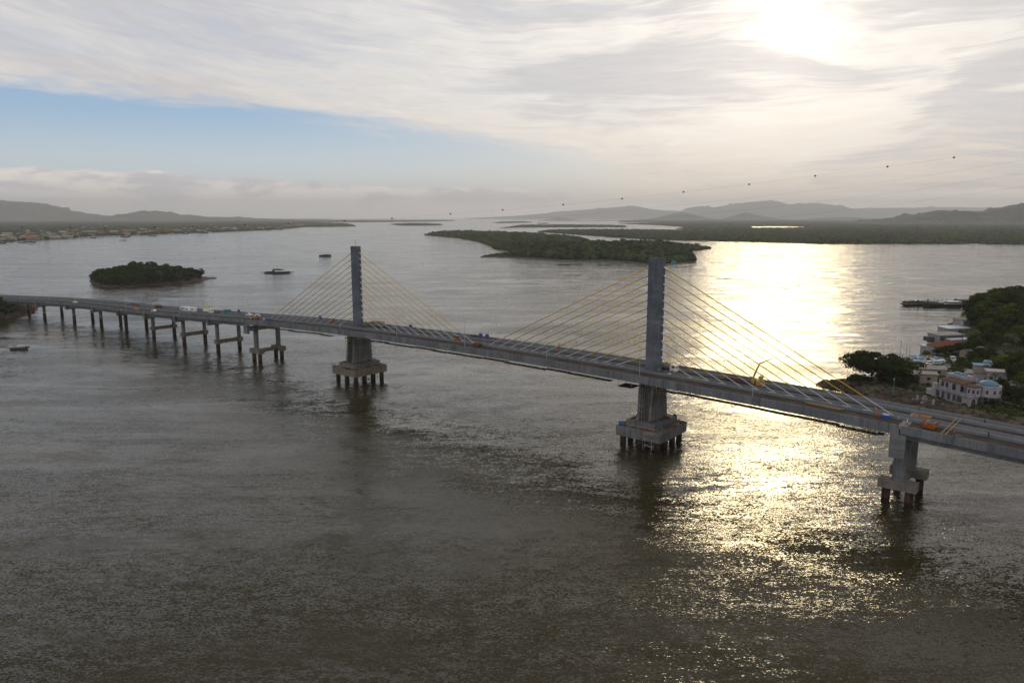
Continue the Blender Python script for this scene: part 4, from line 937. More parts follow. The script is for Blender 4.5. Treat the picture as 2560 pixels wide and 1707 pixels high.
def ferry(label, loc, rz, hl_, sc_):
    t = thing('ferry', label, 'ferry', loc, rz); t.scale = (sc_,) * 3
    mb = MB(); mb.hexa([(-19, -4.6, -.5), (19, -4.6, -.5), (19, 4.6, -.5), (-19, 4.6, -.5)], [(-21, -5, 1.5), (21, -5, 1.5), (21, 5, 1.5), (-21, 5, 1.5)]); h = mb.build('hull', M['hullb'], t)
    for sg in (1, -1):
        mb = MB(); mb.hexa([(sg * 21, -4, 1.3), (sg * 26, -4, 1.2), (sg * 26, 4, 1.2), (sg * 21, 4, 1.3)], [(sg * 21, -4, 1.6), (sg * 26, -4, 2.3), (sg * 26, 4, 2.3), (sg * 21, 4, 1.6)]); mb.build('ramp', M[hl_], t)
        MB().box((0, sg * 4.9, 2.1), (40, .15, 1.2)).build('bulwark', M['hullb'], t)
    mb = MB()
    for a in (-7.5, 8.5):
        for b in (-4, 4): mb.tube((a, b, 1.5), (a, b, 4.8), .18)
    mb.build('posts', M['white'], t); MB().box((.5, 0, 4.9), (19, 9, .25)).build('upper_deck', M['dgrey'], t)
    c = MB().box((-.5, 0, 6.1), (13, 6.5, 2.3)).build('wheelhouse', M['greens'], t); MB().box((-.5, 0, 6.5), (13.1, 6.6, .8)).build('windows', M['glass'], c)
    MB().box((8, 0, 5.5), (4, 5, .9)).build('deck_box', M['greens'], t); MB().tube((-1, 0, 7.2), (-1, 0, 10.8), .12).build('mast', M['dgrey'], t); MB().box((-7.2, 2, 3.2), (2.5, 4, 3.4)).build('stair_house', M['hullb'], t)
    for x, y, m in ((-3, 2, 'white'), (2.5, -2, 'white'), (7, 1.5, 'white'), (12, -1.5, 'grey')):
        MB().box((x, y, 2.2), (4.2, 1.8, 1.3)).build('deck_car', M[m], t)
    return t
q = unp(694, 683); ferry('dark car ferry with green wheelhouse crossing left of the left mast', (q.x, q.y, 0), .03, 'green', .86)
q = unp(813, 641); boat('ferry', 'green ferry boat farther out just left of the left mast top', (q.x, q.y, 0), .05, 24, 7, 2.6, 'hullb', (2, 13, 6, 2.8, 'greens'), 'ferry', top=(-5, 6, 6, 4.6, 'greens'))
# ferry berth at the right with a moored dark ferry
q = unp(2375, 765); t = thing('ferry_berth', 'dark landing stage with steel ramps running out from the right wood', 'jetty', (q.x, q.y, 0), .12)
MB().box((6, 8, 1.4), (92, 7, 1.0)).build('stage_deck', M['dark'], t)
for k in range(10):
    MB().tube((-36 + k * 9, 5, -3), (-36 + k * 9, 5, 4.2 + (k % 3)), .45).build('pile', M['dark'], t)
mb = MB()
for k in range(9): x = -38 + k * 4; mb.tube((x, 8, 1.8), (x + 5, 8, 5.2), .22); mb.tube((x, 10, 1.8), (x - 2.5, 10, 4.4), .18)
mb.build('ramp_frames', M['dgrey'], t); MB().box((30, 6, 3.4), (40, 6, 3.2)).build('waiting_shelter', M['dgrey'], t)
boat('moored_ferry', 'dark blue ferry with pale wheelhouse moored at the landing stage', (q.x - 6, q.y - 4, 0), 3.2, 42, 9, 2.6, 'hullb', (-6, 12, 6, 2.8, 'met'), 'ferry', mast=(-4, 11.5))
boat('moored_ferry', 'second dark vessel moored behind the pale wheelhouse ferry', (q.x - 20, q.y + 13, 0), 3.1, 30, 8, 2.2, 'hullb', (2, 9, 5, 2.0, 'dgrey'), 'ferry')
# small boats off the central island tip and off the left shore
for i, (px, py) in enumerate([(1734, 636.8), (1730, 641.5), (1729, 645)]):
    q = unp(px, py); boat('rowing_boat', 'small dark boat moored off the right tip of the central island', (q.x, q.y, 0), .1 * i, 11, 3.4, 1.6, 'hullb', (0, 4, 2.2, 1.6, 'dgrey'), group='boats off the central island')
q = unp(1857 * .0 + 1219, 614.7); boat('rowing_boat', 'tiny red boat beached on the sand flat of the central island', (q.x, q.y, .3), .1, 8, 2.4, 1.2, 'red')
q = unp(1670, 659); t = thing('boathouse', 'teal painted boathouse on the central island shore right of the mast', 'hut', (q.x + 10, q.y + 4, .8)); MB().box((0, 0, 1.6), (8.5, 5, 3.2)).build('wall', M['teal'], t); MB().box((0, 0, 3.4), (9.5, 6, .3)).build('roof', M['teal'], t)
spots = [(6, 608.5, 'hullb'), (55, 607, 'greens'), (69, 605.5, 'hullb'), (81, 606.3, 'hullb'), (76, 610.5, 'hullw'), (146, 597.2, 'hullb'), (233, 595, 'greens'), (308, 601.5, 'hullw'), (312, 593.3, 'hullb'), (318, 591.6, 'hullb'), (381, 590.5, 'hullb'), (342, 589.9, 'hullw'), (428, 586.5, 'hullw'), (464, 584.6, 'hullb'), (512, 583, 'hullb'), (521, 582.2, 'hullw'), (657, 576, 'hullb'), (698, 574.9, 'hullb'), (672, 576.2, 'hullb')]
b0 = boat('fishing_boat', 'x', (0, 0, 0), 0, 22, 6, 2.2, 'hullb', (3, 8, 4, 2.6, 'hullw'), group='boats off the left shore town'); first = True
for i, (px, py, m) in enumerate(spots):
    q = unp(px, py); k = min(1.5, q.y / 2200 * .9 + .1); lab = '%s boat anchored off the left shore town, %s of its row from the left' % ({'hullb': 'dark', 'hullw': 'white', 'greens': 'olive'}[m], (ordn + ['eighteenth', 'nineteenth', 'twentieth'])[sorted(s_[0] for s_ in spots).index(px)])
    lab = lab.replace('off the left shore town, ', 'off the town, ')
    if first: b0.location = (q.x, q.y, 0); b0['label'] = lab; b0.scale = (k,) * 3; first = False
    else: dup(b0, (q.x, q.y, 0), rt.uniform(-.3, .3), lab, None, k, mats={'hull': M[m]})
# boats pulled up on the right beach
bb = [(2287, 896, .5, 'tarp', 'blue covered boat at the left end of the beached boats'), (2306, 898, .2, 'white', 'white motor boat among the beached boats'), (2330, 901, 1.2, 'white', 'white upright hull left of the blue covered boat'), (2341, 901, 1.3, 'tarp', 'white boat with a blue tarpaulin standing in the beached row'), (2353, 903, 1.3, 'white', 'pale round-bowed boat right of the blue covered boat'), (2300, 905, .1, 'white', 'long white boat hull lying across the beached boats'), (2296, 910, .15, 'tarp', 'white boat with blue stripe cover in front of the long white hull'), (2320, 912, .1, 'dgrey', 'dark grey covered boat near the shed'), (2338, 911, -.1, 'dgrey', 'dark small boat in front of the upright hulls'), (2350, 910, .3, 'green', 'small dark green boat at the right end of the beached boats'), (2382, 901, 1.2, 'green', 'green canopied boat between the shrubs'), (2312, 917, .05, 'dgrey', 'black flat boat close to the orange roof'), (2366, 921, .2, 'white', 'small white dinghy in the grass above the villa')]
for i, (px, py, rz, m, lab) in enumerate(bb):
    q = gp(px, py); boat('beached_boat', lab, (q.x, q.y, q.z + .25), rz, 6.8 if i != 12 else 4, 2.3, 1.2, 'hullw', (0.4, 2.6, 1.7, .9, m) if m != 'tarp' else None, top=(-.3, 4.8, 2.0, 1.5, 'tarp') if m == 'tarp' else None, group='boats pulled up on the right beach')
# wharf railing with people
wa, wb = gp(2223, 894), gp(2283, 893.5)
t = thing('wharf_railing', 'low railing along the wharf behind the spreading tree', 'railing'); mb = MB()
for k in range(16): p = wa.lerp(wb, k / 15); mb.tube((p.x, p.y, 1.5), (p.x, p.y, 3.6), .07, .07, 5)
mb.build('posts', M['galv'], t); MB().tube((wa.x, wa.y, 3.6), (wb.x, wb.y, 3.6), .09).build('top_rail', M['wallw'], t)
for k, (px, py, h) in enumerate([(2250, 893, 9.), (2265, 893, 5.), (2273, 893, 5.5)]):
    q = gp(px, py); t = thing('lamp_post', ['tall thin post rising from the wharf', 'short left post on the wharf near the boats', 'short right post on the wharf near the boats'][k], 'post', q); MB().tube((0, 0, 0), (0, 0, h), .09).build('pole', M['dgrey'], t); MB().ball((0, 0, h + .1), .2).build('lamp_head', M['dgrey'], t)

# ------------------------------------------------------------------ town on the left shore
th = []
for k, (L, Wd, H, rm, wm) in enumerate([(15, 10, 4, 'roofp', 'wallt'), (13, 9, 4, 'roofo', 'wallt'), (26, 14, 6, 'roofp', 'wallt'), (22, 12, 5, 'roofo', 'wallt')]):
    t = thing('town_house', 'x', 'house'); MB().box((0, 0, H / 2), (L, Wd, H)).build('wall', M[wm], t)
    a, b = L / 2 + .4, Wd / 2 + .4; MB().loft([[(-a, -b, H), (-a, b, H), (-a, .05, H + 2.6), (-a, -.05, H + 2.6)], [(a, -b, H), (a, b, H), (a, .05, H + 2.6), (a, -.05, H + 2.6)]]).build('roof', M[rm], t); th.append([t, False])
sx = np.array([p[0] for p in left_px[:13]]); sy = np.array([p[1] for p in left_px[:13]])
rh_ = random.Random(77); cnt = 0
while cnt < 210:
    px = rh_.uniform(-10, 760) if rh_.random() < .72 else rh_.uniform(-10, 240); up = 1.5 + abs(rh_.gauss(0, 1)) * (9 if px < 300 else 6 if px < 550 else 3) ; base = float(np.interp(px, sx, sy)); py = base - up
    if py < 562: continue
    if rh_.random() < .12: py = base - rh_.uniform(.8, 1.6)
    q = unp(px, py, 1.); k = rh_.choice([0, 0, 0, 1, 1, 2, 3] if px > 60 else [0, 1, 1, 2, 3]); k = 1 if k == 3 and rh_.random() < .4 else k
    lab = {0: 'small pale-roofed house in the low town on the left shore', 1: 'small orange-roofed house in the low town on the left shore', 2: 'large pale-roofed building in the low town on the left shore', 3: 'large orange-roofed building in the low town on the left shore'}[k]
    grp = 'houses of the left shore town'; rz = rh_.uniform(-.5, .5); sc = rh_.uniform(.8, 1.3) * (1 + max(0, q.y - 3000) / 9000); cnt += 1; z = .8 + min(7, up * .45)
    if not th[k][1]: th[k][1] = True; o = th[k][0]; o.location = (q.x, q.y, z); o.rotation_euler = (0, 0, rz); o.scale = (sc,) * 3; o['label'] = lab; o['group'] = grp
    else: dup(th[k][0], (q.x, q.y, z), rz, lab, grp, sc)
tv = [(-30 + 12 * i + rh_.uniform(-5, 5), 0) for i in range(62)]
P_ = poly_px([(-60, 607), (0, 604.6), (54, 602.1), (122, 598.6), (190, 595.2), (231, 591.5), (327, 589), (463, 583), (544, 580.3), (640, 576.3), (694, 573.6), (757, 568.6), (700, 567), (600, 571), (450, 575), (300, 580), (150, 585.5), (0, 590), (-60, 594)])
xf, yf, sf, df = scatter(P_, 16, .0062, 40); kk = rng.random(len(xf)) < .85; xf, yf, sf = xf[kk], yf[kk], sf[kk]
V, F = blobs(xf, yf, np.full(len(xf), 4.5), sf * .5, np.full(len(xf), 5.), 1, .3)
o = np_obj('town_trees', V, F, M['leafm']); o['kind'] = 'stuff'; o['label'] = 'mass of trees mixed between the houses of the left shore town'; o['category'] = 'trees'
q = unp(596, 571.5); t = thing('town_tower', 'reddish block tower with a crane standing over the left shore town', 'tower', (q.x, q.y, .8)); MB().box((0, 0, 14), (26, 20, 28)).build('wall', M['brown'], t); mb = MB(); mb.tube((-6, 0, 28), (-6, 0, 52), .9); mb.tube((-26, 0, 50), (14, 0, 50), .8); mb.build('crane', M['dgrey'], t)
q = unp(268, 578); t = thing('radio_mast', 'thin lattice radio mast behind the left shore town', 'mast', (q.x, q.y, .8)); mb = MB(); mb.tube((-2, 0, 0), (0, 0, 42), .5, .25); mb.tube((2, 0, 0), (0, 0, 42), .5, .25); mb.build('lattice', M['grey'], t)
q = unp(78, 600.5); t = thing('warehouse', 'long waterfront warehouse with bright orange-yellow roof at the far left', 'warehouse', (q.x, q.y, .8), .1); MB().box((0, 0, 3.5), (52, 18, 7)).build('wall', M['wallt'], t); MB().hexa([(-27, -10, 7), (27, -10, 7), (27, 10, 7), (-27, 10, 7)], [(-26, -.5, 12), (26, -.5, 12), (26, .5, 12), (-26, .5, 12)]).build('roof', M['roofo'], t)
q = unp(128, 597.5); t = thing('market_hall', 'long waterfront hall with pale ribbed roofs right of the orange warehouse', 'hall', (q.x, q.y, .8), .08); MB().box((0, 0, 3), (62, 20, 6)).build('wall', M['wallt'], t); MB().hexa([(-32, -11, 6), (32, -11, 6), (32, 11, 6), (-32, 11, 6)], [(-31, -.5, 10), (31, -.5, 10), (31, .5, 10), (-31, .5, 10)]).build('roof', M['roofp'], t)
structure(ground('beach', poly_px([(168, 596.8), (231, 592.4), (300, 590.4), (300, 589.2), (231, 590.6), (168, 595)]), 1.1, 'sand'))

# ------------------------------------------------------------------ power line with marker balls
def wire_pts(px):
    out = []
    for a, b in px: D = 640 - (a / 2560) * 190; out.append(pt_at(a, b, D))
    return out
wires = [([(-200, 556), (55, 568), (176, 569.5), (263, 571), (387, 568.5), (482, 567.5), (612, 562.8), (721, 560), (861, 552), (980, 546), (1126, 535), (1257, 525), (1408, 512), (1555, 497), (1709, 480), (1873, 461), (2038, 440), (2219, 417), (2385, 394), (2560, 368), (2760, 338)], True, 'power line wire carrying red marker balls across the bay'),
         ([(700, 592), (1000, 578), (1280, 551), (1600, 524), (1937, 488), (2250, 450), (2560, 400), (2760, 366)], False, 'second power line wire just below the marker balls'),
         ([(900, 594), (1240, 576), (1550, 556), (1920, 519), (2250, 481), (2560, 433), (2760, 400)], False, 'third power line wire at the right of the sky'),
         ([(1100, 596), (1500, 576), (1800, 560), (2200, 516), (2560, 467), (2760, 438)], False, 'lowest power line wire at the right of the sky')]
for pts, balls, lab in wires:
    t = thing('power_line', lab, 'power line', group='wires across the bay'); W3 = wire_pts(pts); mb = MB()
    for i in range(len(W3) - 1): mb.tube(W3[i], W3[i + 1], .024, .024, 5)
    mb.build('wire', M['wire'], t)
    if balls:
        for p in W3[1:-2]: MB().ball(tuple(p), .62, 10, 7).build('marker_ball', M['ball'], t, smooth=True)

# ------------------------------------------------------------------ vehicles and site equipment on the deck
def wheels(t, xs, y, r, w=.26):
    for x in xs:
        for sg in (1, -1):
            o = MB().tube((x, sg * (y - w), r), (x, sg * y, r), r, r, 12).build('wheel', M['rubber'], t)
            MB().tube((x, sg * (y - .02), r), (x, sg * (y + .02), r), r * .55, r * .5, 10).build('rim', M['chrome'], o)
def car(label, s, t_, m, kind='car', flip=False, name='parked_car', group=None):
    p, a, ry = deck_place(s, t_); t = thing(name, label, kind if kind in ('van',) else 'car', p, a + (math.pi if flip else 0), group, ry if not flip else -ry)
    L, Wd = 4.5, 1.8
    if kind == 'van': body = [(-2.5, .35), (2.45, .35), (2.5, .95), (2.0, 1.15), (1.35, 1.95), (-2.45, 2.0)]; gl = [(-2.0, 1.3), (1.75, 1.3), (1.3, 1.85), (-2.0, 1.85)]; L = 5
    elif kind == 'pickup': body = [(-2.6, .45), (2.6, .45), (2.6, 1.0), (1.4, 1.12), (-2.6, 1.1)]; gl = [(-.6, 1.12), (1.35, 1.12), (.75, 1.62), (-.5, 1.62)]
    else: body = [(-2.15, .32), (2.2, .32), (2.25, .75), (1.3, .95), (-2.1, 1.0)]; gl = [(-1.85, .98), (1.2, .94), (.45, 1.42), (-1.3, 1.42)]
    MB().side(body, -Wd / 2, Wd / 2).build('body', M[m], t)
    if kind != 'van':
        c = MB().side([(x * .98, z + (.06 if z > 1.3 else -.01)) for x, z in gl], -Wd / 2 * .84, Wd / 2 * .84).build('cabin', M[m], t)
        MB().side([(x * .9, z + (-.06 if z > 1.3 else .06)) for x, z in gl], -Wd / 2 * .87, Wd / 2 * .87).build('windows', M['glass'], c)
        MB().side([(gl[1][0] - .02, gl[1][1] + .06), (gl[1][0] + .04, gl[1][1] + .06), (gl[2][0] + .05, gl[2][1] - .03), (gl[2][0] - .01, gl[2][1] - .03)], -.7, .7).build('windscreen', M['glass'], c)
    else: MB().side(gl, -Wd / 2 - .02, Wd / 2 + .02).build('windows', M['glass'], t)
    for sg in (1, -1): MB().box((L / 2 - .02 if kind != 'pickup' else 2.6, sg * .65, .72), (.1, .32, .2)).build('headlight', M['white'], t)
    wheels(t, (-1.4, 1.4), Wd / 2, .34); return t
def truck(label, s, t_, load, flip=False, cab='white', L=9., loadh=2.3):
    p, a, ry = deck_place(s, t_); t = thing('truck', label, 'truck', p, a + (math.pi if flip else 0), None, ry if not flip else -ry)
    MB().box((-.4, 0, .85), (L, 1.1, .35)).build('chassis', M['dgrey'], t)
    c = MB().side([(L / 2 - 2.2, .6), (L / 2, .6), (L / 2, 1.7), (L / 2 - .35, 2.75), (L / 2 - 2.2, 2.8)], -1.2, 1.2).build('cab', M[cab], t)
    MB().side([(L / 2 + .02, 1.75), (L / 2 - .3, 2.55), (L / 2 - .36, 2.5), (L / 2 - .06, 1.72)], -1.05, 1.05).build('windscreen', M['glass'], c)
    for sg in (1, -1): MB().box((L / 2 - .95, sg * 1.21, 2.1), (1.0, .05, .65)).build('side_window', M['glass'], c)
    for sg in (1, -1): MB().box((L / 2 + .02, sg * .9, .95), (.06, .34, .22)).build('headlight', M['white'], c)
    if load == 'box': MB().box((-1.3, 0, 1.1 + loadh / 2), (L - 2.7, 2.45, loadh)).build('load_box', M['white'], t); MB().hexa([(-L / 2 - .2, -1.35, 1.12 + loadh), (L / 2 - 2.5, -1.35, 1.12 + loadh), (L / 2 - 2.5, 1.35, 1.12 + loadh), (-L / 2 - .2, 1.35, 1.12 + loadh)], [(-L / 2, -.3, 1.9 + loadh), (L / 2 - 2.7, -.3, 1.9 + loadh), (L / 2 - 2.7, .3, 1.9 + loadh), (-L / 2, .3, 1.9 + loadh)]).build('tarpaulin', M['yel'], t)
    elif load == 'grey': MB().box((-1.3, 0, 1.1 + loadh / 2), (L - 2.7, 2.4, loadh)).build('load_box', M['grey'], t)
    elif load == 'tank':
        MB().tube((-L / 2, 0, 2.0), (L / 2 - 2.5, 0, 2.0), 1.05, 1.05, 16).build('tank', M['grey'], t); MB().box((-.3, 0, 3.1), (.6, .6, .15)).build('hatch', M['dgrey'], t)
    else: MB().box((-1.3, 0, 1.2), (L - 2.7, 2.4, .25)).build('flatbed', M['brown'], t)
    wheels(t, (L / 2 - 1.2, -L / 2 + 1.0, -L / 2 + 2.2), 1.2, .5); return t
def box_thing(name, label, cat, s, t_, dims, m, group=None, dz=-1.098, rz=0.):
    p, a, ry = deck_place(s, t_, dz); t = thing(name, label, cat, p, a + rz, group, ry); L, Wd, H = dims
    MB().box((0, 0, H / 2), (L, Wd, H)).build('body', M[m], t)
    rb = MB()
    n = max(2, int(L / .6))
    for i in range(n):
        for sg in (1, -1): rb.box((-L / 2 + (i + .5) * L / n, sg * (Wd / 2 + .02), H / 2), (.10, .06, H * .92))
    rb.build('ribs', M[m], t); MB().box((0, 0, H + .03), (L + .08, Wd + .08, .07)).build('roof', M[m], t)
    return t
def cabin(label, s, t_, L=6.):
    t = box_thing('site_cabin', label, 'site cabin', s, t_, (L, 2.4, 2.5), 'white', 'white site cabins on the approach')
    MB().box((-L * .18, 1.26 * -1, 1.0), (.9, .08, 1.95)).build('door', M['dgrey'], t)
    for x in (L * .1, L * .32): MB().box((x, -1.26, 1.6), (.9, .08, .7)).build('window', M['glass'], t)
    return t
def toilet(label, s, t_, dz=-.926):
    p, a, ry = deck_place(s, t_, dz); t = thing('portable_toilet', label, 'portable toilet', p, a, 'portable toilets on the deck', ry)
    MB().box((0, 0, 1.1), (1.15, 1.15, 2.2)).build('walls', M['purple'], t); MB().hexa([(-.62, -.62, 2.2), (.62, -.62, 2.2), (.62, .62, 2.2), (-.62, .62, 2.2)], [(-.4, -.4, 2.42), (.4, -.4, 2.42), (.4, .4, 2.42), (-.4, .4, 2.42)]).build('roof', M['purple'], t)
    MB().box((0, -.6, 1.05), (.75, .06, 1.85)).build('door', M['purple'], t); return t
def skip(label, s, t_, m, L=3.6, load=None, rz=0., H=1.3, dz=-1.098):
    p, a, ry = deck_place(s, t_, dz); t = thing('skip', label, 'skip', p, a + rz, None, ry); W2 = .95
    out = [(-L / 2 + .6, .15), (L / 2 - .6, .15), (L / 2, H * .75), (L / 2, H), (-L / 2, H), (-L / 2, H * .75)]
    mb = MB()
    for sg in (1, -1): mb.side(out, sg * W2 - .04, sg * W2 + .04)
    mb.hexa([(-L / 2 + .6, -W2, .15), (L / 2 - .6, -W2, .15), (L / 2 - .6, W2, .15), (-L / 2 + .6, W2, .15)], [(-L / 2 + .55, -W2, .22), (L / 2 - .55, -W2, .22), (L / 2 - .55, W2, .22), (-L / 2 + .55, W2, .22)])
    for sg in (1, -1): mb.hexa([(sg * (L / 2 - .6), -W2, .15), (sg * (L / 2 - .5), -W2, .15), (sg * (L / 2 - .5), W2, .15), (sg * (L / 2 - .6), W2, .15)], [(sg * L / 2, -W2, H), (sg * (L / 2 + .08), -W2, H), (sg * (L / 2 + .08), W2, H), (sg * L / 2, W2, H)])
    mb.build('hopper', M[m], t)
    mb = MB()
    for sg in (1, -1): mb.tube((-L / 2, sg * W2, H), (L / 2, sg * W2, H), .07)
    mb.build('rim', M[m], t)
    if load:
        mb = MB(); r2 = random.Random(int(s)); 
        for k in range(16): mb.box((r2.uniform(-L * .42, L * .42), r2.uniform(-.7, .7), H * r2.uniform(.6, 1.05)), (r2.uniform(.3, 1.2), r2.uniform(.2, .6), r2.uniform(.15, .5)), r2.random() * 3, r2.random())
        mb.build('rubble', M[load], t)
    return t
car('white car in the near lane at the far left of the approach', -324.7, 5.2, 'white')
car('white car in the near lane just before the brown container', -200.4, 6.7, 'white', flip=True)
car('white van parked in front of the white site cabins', -177.2, -5.0, 'white', 'van', flip=False)
car('dark grey car parked right of the yellow-roofed truck', -138.6, -5.2, 'dgrey')
car('white pickup parked left of a white car before the cables start', -106.9, -5.8, 'white', 'pickup', True)
car('white car parked right of the white pickup before the cables start', -98.4, -5.8, 'white')
truck('white box truck under a bright yellow tarpaulin on the approach', -150.8, -4.4, 'box', L=8.5)
truck('grey site truck parked right behind the left mast', 6.0, -6.3, 'grey', True, 'grey', L=9.5, loadh=2.2)
truck('white cab mixer truck parked just right of the right mast', 162.6, -4.6, 'tank', False, 'white', L=8.)
box_thing('container', 'small blue and orange container on the far lane at the far left', 'container', -260, -6.6, (4.5, 2.2, 2.2), 'blue')
box_thing('container', 'rusty orange container right against the small blue container', 'container', -256.3, -6.6, (2.4, 2.2, 2.0), 'orange')
box_thing('container', 'dark brown open container on the far lane left of the site cabins', 'container', -222, -6.2, (5.5, 2.3, 2.3), 'brown')
box_thing('container', 'low teal green container on the far walkway of the approach', 'container', -139, -10.2, (5.2, 1.9, 1.9), 'green', dz=-.926)
cabin('white site cabin at the left end of the cabin row', -186.5, -6.6, 5.5); cabin('white site cabin in the middle of the cabin row', -180.8, -6.6, 5.0); cabin('white site cabin at the right end of the cabin row', -174.6, -6.7, 5.2)
toilet('purple portable toilet alone right of the teal green container', -126, -10.4); toilet('purple portable toilet on the far walkway left of the left mast', -44.8, -10.4)
toilet('purple portable toilet under the cables right of the left mast', 25.7, -10.4); toilet('left one of the two purple portable toilets between the masts', 70.2, -10.4); toilet('right one of the two purple portable toilets between the masts', 73.9, -10.4)
box_thing('dumpster', 'dark dumpster beside the pair of purple toilets', 'dumpster', 66.2, -10.4, (2.8, 1.6, 1.3), 'dgrey', dz=-.926)
box_thing('low_trailer', 'dark flat trailer in the near lane below the site cabins', 'trailer', -153.9, 6.8, (6., 2.2, .7), 'dgrey')
box_thing('parts_crate', 'dark low crate on the far walkway under the left mast cables', 'crate', 32.6, -10.4, (2.6, 1.4, .8), 'brown', dz=-.926)
box_thing('grey_box', 'dark grey equipment box on the near lane behind a kneeling worker', 'box', 253.2, 10.2, (1.3, .8, .9), 'dgrey')
box_thing('parts_crate', 'flat pale pallet stack in the median at the far left', 'pallet', -231.9, 4.0, (6., 1.8, .5), 'timber')
skip('brown skip on the near lane beside the last cable of the left mast', 81.8, 4.6, 'brown', 3.4, 'brown')
skip('orange skip heaped with grey rubble on the near lane right of the joint', 245.9, 5.2, 'orange', 3.9, 'grey', -.12, 1.7)
skip('low orange skip on the far lane behind the rubble skip', 243.0, -3.9, 'orange', 3.2, 'timber', 0, .8)
def machine(label, s, t_, m, arm=True, name='excavator'):
    p, a, ry = deck_place(s, t_); t = thing(name, label, 'machine', p, a, None, ry)
    for sg in (1, -1): MB().side([(-1.1, .0), (1.1, .0), (1.35, .3), (1.1, .6), (-1.1, .6), (-1.35, .3)], sg * .8 - .2, sg * .8 + .2).build('track', M['rubber'], t)
    MB().box((-.2, 0, 1.05), (1.9, 1.5, .8)).build('body', M[m], t); c = MB().box((.2, .3, 1.85), (.9, .8, 1.1)).build('cab', M[m], t); MB().box((.2, .3, 1.95), (.94, .84, .6)).build('windows', M['glass'], c)
    if arm: mb = MB().path([(.8, -.3, 1.2), (1.8, -.3, 2.5), (2.8, -.3, 1.7), (2.9, -.3, .6)], [.16, .14, .12, .10]); mb.box((2.9, -.3, .4), (.5, .7, .5)); mb.build('arm', M[m], t)
    return t
machine('small yellow excavator on the near lane left of the first cable', -86, 4.9, 'yel'); machine('orange compact machine beside the yellow excavator', -82, 4.5, 'orange', False, 'compactor')
machine('orange compact machine under the left cables before the left mast', -27.3, -5.2, 'orange', False, 'compactor')
machine('orange-red compactor on the median near the last left mast cables', 66.9, 1.2, 'orange', True, 'compactor')
def barriers(label, s0, n, t_, mats_, name='barrier_row'):
    for i in range(n):
        p, a, ry = deck_place(s0 + i * 1.3, t_ + .15 * (i % 2)); t = thing('plastic_barrier', '%s, %s from the left' % (label, ordn[i]), 'barrier', p, a, 'plastic barriers on the deck', ry)
        MB().side([(-.55, 0), (.55, 0), (.5, .9), (-.5, .9)], -.2, .2).build('body', M[mats_[i % len(mats_)]], t)
barriers('orange and white barrier by the blue tank at the left joint', -78.6, 5, 2.9, ['orange', 'white', 'orange'])
def tank(label, s, t_, r, h):
    p, a, ry = deck_place(s, t_); t = thing('water_tank', label, 'tank', p, a); MB().tube((0, 0, 0), (0, 0, h), r * .86, r, 18).build('tub', M['blue'], t); MB().tube((0, 0, h), (0, 0, h + .06), r * 1.05, r * 1.05, 18).build('lid', M['blue'], t); return t
tank('round blue water tank at the left joint of the cable-stayed deck', -70.2, 4.8, 1.25, 1.3); tank('round blue water tank under the lowest right cable', 234.9, 4.2, 1.0, 1.1)
def planks(label, s, t_, n, L, m='timber', dz=-1.095):
    p, a, ry = deck_place(s, t_, dz); t = thing('plank_stack', label, 'planks', p, a, None, ry); mb = MB(); r2 = random.Random(int(s * 3))
    for k in range(n): mb.box((r2.uniform(-.4, .4), -.5 + k * .26, .05 + .06 * (k % 3)), (L * r2.uniform(.7, 1), .2, .10), r2.uniform(-.06, .06))
    mb.build('boards', M[m], t)
planks('yellow planks by the near parapet right of the brown skip', 82.5, 9.3, 6, 4.); planks('short yellow planks by the near parapet under the left mast cables', 50.9, 9.2, 4, 3.)
planks('brown timber pile on the median just right of the right mast', 176.4, -.6, 6, 4.5, 'timber', -1.0); planks('yellow pallet boards beside the foot of the right mast', 154.4, -3.2, 6, 3.)
planks('long yellow line of boards along the median before the right joint', 218, 3.4, 3, 11.)
# crane truck
t = truck('yellow crane truck with raised knuckle boom and long flatbed under the right cables', 190.5, -4.6, 'flat', False, 'yel', L=13.)
mb = MB().path([(3.1, 0, 1.2), (3.0, 0, 3.3), (4.6, 0, 7.8), (8.4, 0, 10.0)], [.34, .30, .24, .14], 8); mb.box((3.1, 0, 1.7), (.9, 1.6, 1.3)); mb.build('crane_boom', M['yel'], t)
MB().tube((8.4, 0, 9.9), (8.5, 0, 8.2), .05).build('hook_line', M['dgrey'], t)
mb = MB()
for k in range(9): mb.box((-5.5 + k * .9, .2 * (k % 3 - 1), 1.6), (1.2, 1.3, .5), k)
mb.build('load', M['brown'], t); mb = MB(); mb.tube((5.6, -.9, 2.8), (5.6, -.9, 4.4), .12); mb.tube((5.6, .9, 2.8), (5.6, .9, 4.2), .12); mb.box((5.4, 0, 3.4), (1.0, 1.8, .9)); mb.build('control_frame', M['yel'], t)
# post drill on the far walkway between the masts
p, a, ry = deck_place(113.6, -9.6, -.926); t = thing('drill_rig', 'thin yellow and red drill rig on the far walkway between the masts', 'drill', p, a)
mb = MB(); mb.tube((-1.1, 0, 0), (-.9, 0, 3.6), .10); mb.tube((0, 0, 2.2), (2.2, 0, 2.6), .12); mb.tube((2.0, 0, 0), (2.1, 0, 4.2), .07); mb.tube((-1.4, .4, 0), (-.2, 0, 2.6), .07); mb.build('frame', M['yel'], t); MB().box((-.9, 0, 1.3), (.5, .5, 1.9)).build('motor', M['red'], t)
